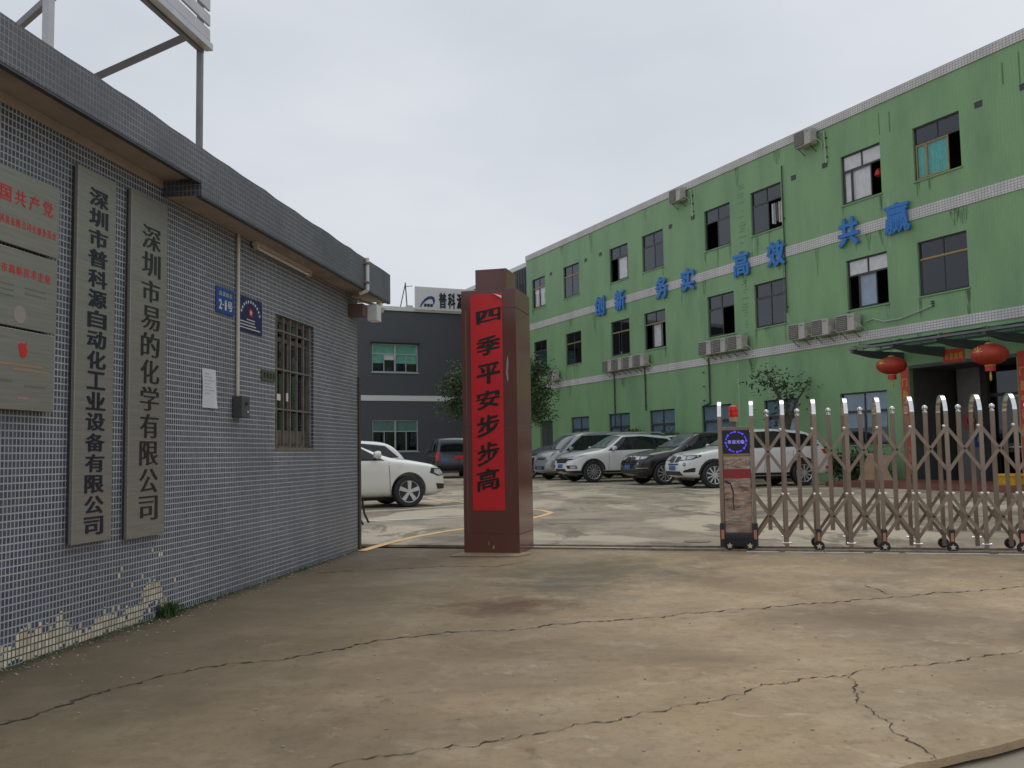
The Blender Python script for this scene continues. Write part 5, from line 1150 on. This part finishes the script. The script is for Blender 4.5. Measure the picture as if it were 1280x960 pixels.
def car(name, label, typ, paint, contact, head, side, feats, group=None, sc=1, cat='car'):
    """contact = ground point under the near front wheel; head = heading angle; side = +1 left flank towards the camera"""
    T = TYPES[typ]
    if typ not in CACHE: CACHE[typ] = car_body(T)
    me0, bvh = CACHE[typ]; c = Vector((cos(head), sin(head), 0)); lf = Vector((-sin(head), cos(head), 0))
    org = Vector((contact.x, contact.y, 0)) - c * T['fw'] * sc - lf * side * (T['W'] - .06) * sc
    t = thing(name, label, cat, org, head, group); t.scale = (sc, sc, sc)
    me = me0.copy(); me.materials.clear(); me.materials.append(paint); me.materials.append(M_trim)
    part('body', me, None, t)
    def D(nm, poly, o, U, V, m, off=.006, par=None, grid=.07):
        d = decal(bvh, poly, o, U, V, off, grid); d.name = nm; d.materials.append(m); return link(bpy.data.objects.new(nm, d), par or t)
    # underbody
    part('underbody', MB().box(-T['L'] / 2 + .5, T['L'] / 2 - .5, -T['W'] * .5, T['W'] * .5, T['zb'] - .06, T['zb'] + .15), M_trim, t)
    sd_ = T['side']; zlo = interp(T['belt'], 0) + .02
    for sg in (1, -1):
        U = (1, 0, 0) if sg < 0 else (-1, 0, 0); k = 1 if sg < 0 else -1; V = (0, 0, 1)
        full = [(x * k, z) for x, z in sd_]
        xr_, xf_ = sd_[0][0], sd_[-1][0]; bx = T['door'][1]
        D('window_surround', [((xr_ - .06) * k, sd_[0][1] - .03)] + [(x * k, z + .025) for x, z in sd_[1:-1]] + [((xf_ + .07) * k, sd_[-1][1] - .03)], (0, 0, 0), U, V, M_trim if 'chrome' not in feats else M_chrome, .004)
        # split windows at pillars
        cuts = [xf_] + [d for d in T['door'][1:]] + [xr_]
        for a, b in zip(cuts, cuts[1:]):
            a_, b_ = a - (.03 if a != xf_ else 0), b + (.03 if b != xr_ else 0)
            if a_ - b_ < .1: continue
            ys = [p for p in sd_ if b_ < p[0] < a_]; zt_ = lambda x: interp(sd_, x)
            zl = lambda x: sd_[0][1] + (sd_[-1][1] - sd_[0][1]) * (x - xr_) / (xf_ - xr_)
            poly = [(b_, zl(b_))] + ([(b_, zt_(b_))] if zt_(b_) > zl(b_) + .03 else []) + ys + ([(a_, zt_(a_))] if zt_(a_) > zl(a_) + .03 else []) + [(a_, zl(a_))]
            D('side_window', [(x * k, z) for x, z in poly], (0, 0, 0), U, V, M_cglass, .009)
        for x in T['door']: D('door_seam', [((x - .006) * k, T['zb'] + .12), ((x + .006) * k, T['zb'] + .12), ((x + .006 - .03) * k, zlo - .06), ((x - .006 - .03) * k, zlo - .06)], (0, 0, 0), U, V, M_seam, .003)
        for x in T['door'][1:]: D('door_handle', [((x + .08) * k, zlo - .13), ((x + .26) * k, zlo - .13), ((x + .26) * k, zlo - .1), ((x + .08) * k, zlo - .1)], (0, 0, 0), U, V, paint if 'chrome' not in feats else M_chrome, .025)
        if 'cladding' in feats:
            D('sill_cladding', [((T['rw'] + T['r'] + .05) * k, T['zb'] + .02), ((T['fw'] - T['r'] - .05) * k, T['zb'] + .02), ((T['fw'] - T['r'] - .05) * k, T['zb'] + .14), ((T['rw'] + T['r'] + .05) * k, T['zb'] + .14)], (0, 0, 0), U, V, M_trim, .01)
            for x in (T['fw'], T['rw']):
                r0, r1 = T['r'] + .045, T['r'] + .105; 
                for q in range(12):
                    a0, a1 = pi * (q - .8) / 12 * 1.12, pi * (q + .2) / 12 * 1.12
                    D('arch_trim', [((x + r0 * cos(a0)) * k, T['r'] + r0 * sin(a0)), ((x + r1 * cos(a0)) * k, T['r'] + r1 * sin(a0)), ((x + r1 * cos(a1)) * k, T['r'] + r1 * sin(a1)), ((x + r0 * cos(a1)) * k, T['r'] + r0 * sin(a1))], (0, 0, 0), U, V, M_trim, .012, grid=.2)
        # mirror
        w_ = interp(T['wid'], .8); mz = zlo + .06; mxx = sd_[-1][0] - .12
        mm = MB().lathe([(.02, -.1), (.07, -.085), (.095, -.02), (.09, .03), (.04, .055)], 12, (0, 0, 0), 'x')
        o = part('door_mirror', mm, paint, t, (mxx + .02, sg * (w_ + .08), mz + .05), smooth=True); o.scale = (1, 1.25, .85)
        part('mirror_foot', MB().tube((mxx, sg * (w_ - .09), mz - .03), (mxx, sg * (w_ + .03), mz + .02), .025, 6), M_trim, t)
        for x in (T['fw'], T['rw']):
            r_ = T['r']; y = sg * (T['W'] - .115)
            ty = part('wheel', MB().lathe([(r_ * .62, -.1), (r_ * .9, -.112), (r_ * .985, -.09), (r_, -.05), (r_, .05), (r_ * .985, .09), (r_ * .9, .112), (r_ * .62, .1)], 30, (0, 0, 0), 'y'), M_black, t, (x, y, r_), smooth=True)
            rm = MB(); 
            rm.lathe([(r_ * .6, sg * .075), (r_ * .66, sg * .108), (r_ * .69, sg * .114), (r_ * .71, sg * .1)][::sg], 28, (0, 0, 0), 'y')
            part('rim', rm, M_rim, ty, smooth=True)
            part('wheel_hollow', MB().lathe([(r_ * .66, sg * .099), (r_ * .66, sg * .102)][::sg], 28, (0, 0, 0), 'y'), M_trim, ty)
            sp = MB(); ns = feats.get('spokes', 5)
            for q in range(ns):
                a = 2 * pi * q / ns + .3; n_ = Vector((cos(a), 0, sin(a))); pth = Vector((-sin(a), 0, cos(a)))
                wd0, wd1 = (.055, .09) if ns == 5 else (.035, .045)
                vs = [n_ * r_ * .05 + pth * wd0 / 2, n_ * r_ * .05 - pth * wd0 / 2, n_ * r_ * .67 - pth * wd1 / 2, n_ * r_ * .67 + pth * wd1 / 2]
                y0_, y1_ = sg * .1025, sg * .118
                sp.add([v + Vector((0, y0_, 0)) for v in vs] + [v + Vector((0, y1_, 0)) for v in vs], [(0, 1, 2, 3), (7, 6, 5, 4), (0, 4, 5, 1), (1, 5, 6, 2), (2, 6, 7, 3), (3, 7, 4, 0)])
            sp.lathe([(r_ * .16, sg * .1), (r_ * .14, sg * .122)][::sg], 14, (0, 0, 0), 'y')
            part('spokes', sp, M_rim, ty)
    # windscreen (projected from above), rear glass
    a, b = T['ws']; wt = T['wt']; wb = interp(T['belt'], b)
    D('windscreen', [(a, -wt * .88), (b, -wt * 1.13), (b + .05, 0), (b, wt * 1.13), (a, wt * .88), (a - .03, 0)], (0, 0, 0), (1, 0, 0), (0, 1, 0), M_wglass, .007)
    D('cowl', [(b + .01, -wt * 1.12), (b + .07, -wt * 1.1), (b + .12, 0), (b + .07, wt * 1.1), (b + .01, wt * 1.12), (b + .06, 0)], (0, 0, 0), (1, 0, 0), (0, 1, 0), M_trim, .004)
    if T['rs']: D('rear_window', [(T['rs'][0], -wt * 1.0), (T['rs'][1], -wt * .85), (T['rs'][1], wt * .85), (T['rs'][0], wt * 1.0)], (0, 0, 0), (1, 0, 0), (0, 1, 0), M_cglass, .007)
    if typ in ('jeep', 'van'): D('rear_window', [(-wt * .92, 1.24), (wt * .92, 1.24), (wt * .84, 1.68), (-wt * .84, 1.68)], (0, 0, 0), (0, -1, 0), (0, 0, 1), M_cglass, .008)
    # front face; U x V must point forward (+x)
    FU, FV = (0, 1, 0), (0, 0, 1)
    for nm, poly, m, off in feats.get('front', []):
        D(nm, poly, (0, 0, 0), FU, FV, m, off)
    for sg in (1, -1):
        ang = radians(48) * sg; Nn = Vector((cos(ang), sin(ang), 0)); U = Vector((-sin(ang), cos(ang), 0)); o = Vector((T['L'] / 2 - .2, sg * (T['W'] - .2), 0))
        for nm, poly, m, off in feats.get('corner', []):
            D(nm, [(u * sg, z) for u, z in (poly if sg > 0 else poly[::-1])], o, U, FV, m, off)
    for nm, poly, m, off in feats.get('rear', []): D(nm, poly, (0, 0, 0), (0, -1, 0), (0, 0, 1), m, off)
    for sg in (1, -1):
        ang = radians(180 - 45 * sg); Nn = Vector((cos(ang), sin(ang), 0)); U = Vector((-sin(ang), cos(ang), 0)); o = Vector((-T['L'] / 2 + .2, sg * (T['W'] - .2), 0))
        for nm, poly, m, off in feats.get('rcorner', []):
            D(nm, [(-u * sg, z) for u, z in (poly if sg < 0 else poly)], o, U, FV, m, off)
    return t
def rect(a, b, c, d): return [(a, c), (b, c), (b, d), (a, d)]
def ell(cx, cz, rx, rz, n=14): return [(cx + rx * cos(2 * pi * k / n), cz + rz * sin(2 * pi * k / n)) for k in range(n)]
def kid(s): return [(s * .03, .76), (s * .06, .74), (s * .3, .75), (s * .34, .8), (s * .33, .9), (s * .28, .945), (s * .07, .95), (s * .03, .92)][::(1 if s > 0 else -1)]
def kid2(s): 
    P = kid(s); cx = sum(p[0] for p in P) / 8; cz = sum(p[1] for p in P) / 8
    return [(cx + (x - cx) * .84, cz + (z - cz) * .82) for x, z in P]
XF = dict(spokes=10, cladding=1,
  front=[('grille_frame', kid(1), M_chrome, .006), ('grille_frame', kid(-1), M_chrome, .006), ('grille', kid2(1), M_trim, .012), ('grille', kid2(-1), M_trim, .012), ('lower_intake', [(-.62, .38), (.62, .38), (.5, .5), (-.5, .5)], M_trim, .008),
         ('bumper_slot', rect(-.36, .36, .68, .72), M_trim, .008), ('number_plate', rect(-.22, .22, .53, .66), M_plate, .02), ('roundel', ell(0, 1.0, .04, .03, 10), M_steelgrey, .008)],
  corner=[('headlight', [(-.34, .8), (.12, .84), (.36, .93), (.34, .97), (-.3, .955)], M_trim, .006), ('headlight_lens', [(-.3, .82), (-.1, .83), (-.1, .93), (-.28, .935)], M_hl, .012), ('headlight_lens', [(-.06, .84), (.1, .855), (.22, .93), (-.06, .935)], M_hl, .012), ('fog_lamp', ell(-.13, .7, .055, .05), M_trim, .008), ('fog_lens', ell(-.13, .7, .03, .03), M_hl, .012),
          ('air_inlet', [(-.18, .47), (.18, .48), (.2, .6), (.12, .6), (-.14, .53)], M_trim, .008)],
  rcorner=[('tail_lamp', [(-.3, .98), (.15, .95), (.2, 1.08), (-.25, 1.12)], M_tail, .008), ('rear_reflector', rect(-.1, .1, .5, .58), M_tail, .008)],
  rear=[('number_plate', rect(-.25, .25, .78, .92), M_plate, .01)])
th_n = radians(180 + 18)
GP = G(893, 608.3); GP = Vector((GP.x * 27.2 / GP.y, 27.2, 0))
XW = dict(XF)
car('parked_offroader', 'white off-roader with a twin rounded grille parked behind the display head of the gate', 'suv', M_paint['white'], GP, radians(180 + 14), 1, XW, 'vehicles parked along the green wall')
XB = dict(XF); XB['front'] = [f if f[0] != 'bumper_slot' else ('bumper_slot', rect(-.36, .36, .68, .72), M_black, .008) for f in XF['front']] ; XB['corner'] = XF['corner'] + [('chrome_blade', [(-.2, .545), (.2, .555), (.2, .575), (-.2, .565)], M_chrome, .014)]
GP = G(831, 604.8); GP = Vector((GP.x * 30.5 / GP.y, 30.5, 0))
car('parked_offroader', 'black off-roader with chrome grille rims between the two white vehicles', 'suv', M_paint['black'], GP, radians(180 + 17), 1, XB, 'vehicles parked along the green wall')
WF = dict(spokes=12, cladding=1,
  front=[('grille', [(-.5, .8), (-.42, .7), (.42, .7), (.5, .8), (.52, .9), (-.52, .9)], M_trim, .008), ('grille_bar', rect(-.3, .3, .86, .875), M_chrome, .014), ('number_plate', rect(-.22, .22, .53, .66), M_plate, .02), ('lower_intake', [(-.5, .4), (.5, .4), (.42, .5), (-.42, .5)], M_trim, .008), ('skid_plate', rect(-.45, .45, .33, .38), M_alu, .01)],
  corner=[('headlight', [(-.38, .84), (-.1, .83), (.3, .93), (.5, 1.0), (.3, 1.0), (-.3, .92)], M_hl, .008), ('light_trim', [(-.38, .8), (-.1, .8), (.1, .86), (-.1, .85), (-.38, .86)], M_trim, .011), ('fog_surround', [(-.22, .5), (.16, .5), (.12, .62), (-.3, .62)], M_trim, .008), ('fog_lens', [(-.12, .52), (.12, .52), (.1, .59), (-.1, .59)], M_hl, .012), ('bumper_cladding', [(-.5, .33), (.3, .33), (.3, .44), (-.5, .42)], M_trim, .01)],
  rcorner=[('tail_lamp', [(-.3, .98), (.15, .98), (.15, 1.1), (-.25, 1.14)], M_tail, .008)])
GP = G(742, 600.6); GP = Vector((GP.x * 34.2 / GP.y, 34.2, 0))
t = car('parked_suv', 'white SUV with black lower cladding in front of the silver minivan', 'suv', M_paint['white'], GP, radians(180 + 20), 1, WF, 'vehicles parked along the green wall', sc=1.02)
part('roof_spoiler', MB().box(-2.3, -1.9, -.62, .62, 1.6, 1.66), M_paint['white'], t, bevel=.02)
for s_ in (-1, 1): part('roof_rail', MB().path([(-1.6, s_ * .6, 1.72), (-1.4, s_ * .6, 1.79), (.0, s_ * .6, 1.8), (.2, s_ * .6, 1.75)], .018, 6), M_alu, t)
VF = dict(spokes=8,
  front=[('grille', rect(-.45, .45, .8, .9), M_trim, .008), ('lower_intake', rect(-.4, .4, .42, .56), M_trim, .008), ('number_plate', rect(-.22, .22, .42, .55), M_plate, .02), ('grille_bar', rect(-.3, .3, .84, .86), M_chrome, .014)],
  corner=[('headlight', [(-.3, .8), (.15, .8), (.2, .96), (-.25, .92)], M_hl, .008), ('fog_lens', rect(-.15, .05, .48, .56), M_hl, .008)])
GP = G(708, 598); GP = Vector((GP.x * 37.8 / GP.y, 37.8, 0))
car('parked_minivan', 'old silver minivan half hidden behind the white SUV', 'van', M_paint['silver'], GP, radians(180 + 25), 1, VF, 'vehicles parked along the green wall', sc=1.02, cat='van')
SF = dict(spokes=5, chrome=1,
  front=[('grille', [(-.35, .5), (.35, .5), (.4, .68), (-.4, .68)], M_trim, .008), ('number_plate', rect(-.22, .22, .42, .54), M_plate, .02)],
  corner=[('headlight', [(-.3, .58), (.0, .56), (.22, .64), (.24, .74), (-.1, .7)], M_hl, .008)])
GP = G(663, 597.2); GP = Vector((GP.x * 41 / GP.y, 41, 0))
car('parked_sedan', 'black sedan with bright window trim right behind the granite pillar', 'sedan', M_paint['black'], GP, radians(180 + 25), 1, SF, 'vehicles parked along the green wall')
SD = dict(spokes=5,
  front=[('grille', [(-.4, .45), (.4, .45), (.42, .7), (-.42, .7)], M_trim, .008), ('number_plate', rect(-.22, .22, .42, .54), M_plate, .02)],
  corner=[('headlight', [(-.22, .66), (.12, .63), (.3, .7), (.26, .8), (-.15, .78)], M_trim, .006), ('headlight_lens', [(-.17, .67), (.09, .65), (.22, .7), (.2, .775), (-.12, .765)], M_hl, .011), ('fog_inlet', [(-.16, .36), (.1, .36), (.16, .48), (-.12, .46)], M_trim, .008)])
car('white_sedan', 'large ivory white sedan nosing out from behind the guardhouse', 'sedan', M_paint['ivory'], G(511, 634), radians(24), -1, SD, sc=1.03)
q = G(487, 601); q = Vector((-140 / FPX * 24.5 * 1.0, 24.5, 0))
q = ray(487, 575); q = Vector((q.x / q.y * 24.5, 24.5, 0)) + Vector((cos(radians(204)), sin(radians(204)), 0)) * 2.85
car('white_hatchback', 'second white car whose roof shows above the bonnet of the ivory sedan', 'suv', M_paint['white'], q, radians(204), 1, dict(spokes=5), sc=.88)
JF = dict(spokes=6, cladding=1, rear=[('number_plate', rect(-.62, -.3, .82, .95), M_plate, .012), ('rear_bumper', rect(-.85, .85, .42, .6), M_trim, .02), ('red_plate', rect(-.02, .42, .9, 1.05), M_tail, .03), ('tail_lamp', rect(-.88, -.74, .85, 1.22), M_tail, .012), ('tail_lamp', rect(.74, .88, .85, 1.22), M_tail, .012)])
JF['rear'] = [(a, ([(-x, z) for x, z in p][::-1] if a in ('number_plate', 'red_plate') else p), m, o) for a, p, m, o in JF['rear']]
JF['rear'] = [(a, ([(-x, z) for x, z in p][::-1] if a in ('number_plate', 'red_plate') else p), m, o) for a, p, m, o in JF['rear']]
t0 = G(546, 594.6); t0 = Vector((t0.x * 43 / t0.y, 43, 0)); hd_ = radians(90 + 11); cc = Vector((cos(hd_), sin(hd_), 0))
car('dark_offroader', 'dark green off-roader seen from behind with red tail lamp and blue plate', 'jeep', M_paint['navy'], t0 + cc * 3.7, hd_, 1, JF)
# ================================================================== SMALL YARD OBJECTS
g = G(452, 656); t = thing('park_bench', 'bench with a curved cast iron leg just peeking out behind the guardhouse', 'bench', g + Vector((-1.5, .1, 0)), radians(-5))
for i in range(4): part('seat_slat', MB().box(0, 1.45, .02 + i * .1, .1 + i * .1, .42, .445), M_bark, t)
for x in (.05, 1.42):
    lg = part('leg', MB().path([(x, 0, .45), (x, -.02, .3), (x + .03, -.01, .15), (x + .12, 0, 0)], .018, 8), M_black, t, smooth=True); part('leg', MB().path([(x, .42, .45), (x, .44, .3), (x + .03, .43, .15), (x + .1, .44, 0)], .018, 8), M_black, t, smooth=True)
    part('scroll', MB().path([(x, 0, .45), (x + .04, 0, .5), (x + .02, 0, .58), (x - .03, 0, .56), (x - .02, 0, .52)], .014, 8), M_black, t, smooth=True)
cb = thing('cardboard_box', 'flattened brown cardboard leaning beside the entrance steps', 'cardboard', FB.w(-2.3, -1.0, .0), FB.rot)
part('panel', MB().add([(-.3, -.3, 0), (.75, -.3, 0), (.7, .1, .85), (-.15, .1, .95), (-.3, -.28, 0), (.75, -.28, 0), (.7, .12, .85), (-.15, .12, .95)], [(0, 1, 2, 3), (7, 6, 5, 4), (0, 3, 7, 4), (1, 5, 6, 2), (3, 2, 6, 7)]), M_card, cb)
part('flap', MB().add([(.5, -.32, 0), (1.25, -.35, 0), (.7, -.1, .55)], [(0, 1, 2)]), M_card, cb)
for i, (px, lab) in enumerate(((1255, 'yellow plastic tub at the right picture edge, left one of the pair'), (1276, 'yellow plastic tub at the right picture edge, right one of the pair'))):
    g = G(px + 10, 614); t = thing('yellow_tub', lab, 'tub', Vector((g.x, g.y, 0)), FB.rot, 'yellow tubs by the entrance')
    part('tub', MB().add([(-.2, -.18, .05), (.2, -.18, .05), (.2, .18, .05), (-.2, .18, .05), (-.27, -.24, .4), (.27, -.24, .4), (.27, .24, .4), (-.27, .24, .4)], [(3, 2, 1, 0), (0, 1, 5, 4), (1, 2, 6, 5), (2, 3, 7, 6), (3, 0, 4, 7)]), M_yel, t)
    part('rim', MB().box(-.29, .29, -.26, -.23, .37, .42).box(-.29, .29, .23, .26, .37, .42).box(-.29, -.26, -.23, .23, .37, .42).box(.26, .29, -.23, .23, .37, .42), M_yel, t)
    for a in (-.15, .15):
        for b in (-.13, .13): part('castor', MB().lathe([(.025, -.012), (.025, .012)], 10, (a, b, .025), 'y'), M_black, t)
    part('emblem', MB().lathe([(.06, -.225), (.07, -.21)], 14, (0, .0, .22), 'y'), M_gold, t)
mn = thing('manhole_cover', 'flat iron cover set in the yard concrete near the gate rails', 'manhole cover', G(872, 677), 0)
part('plate', MB().lathe([(.16, .003), (.16, .008), (.12, .009)], 20), M_rail, mn)
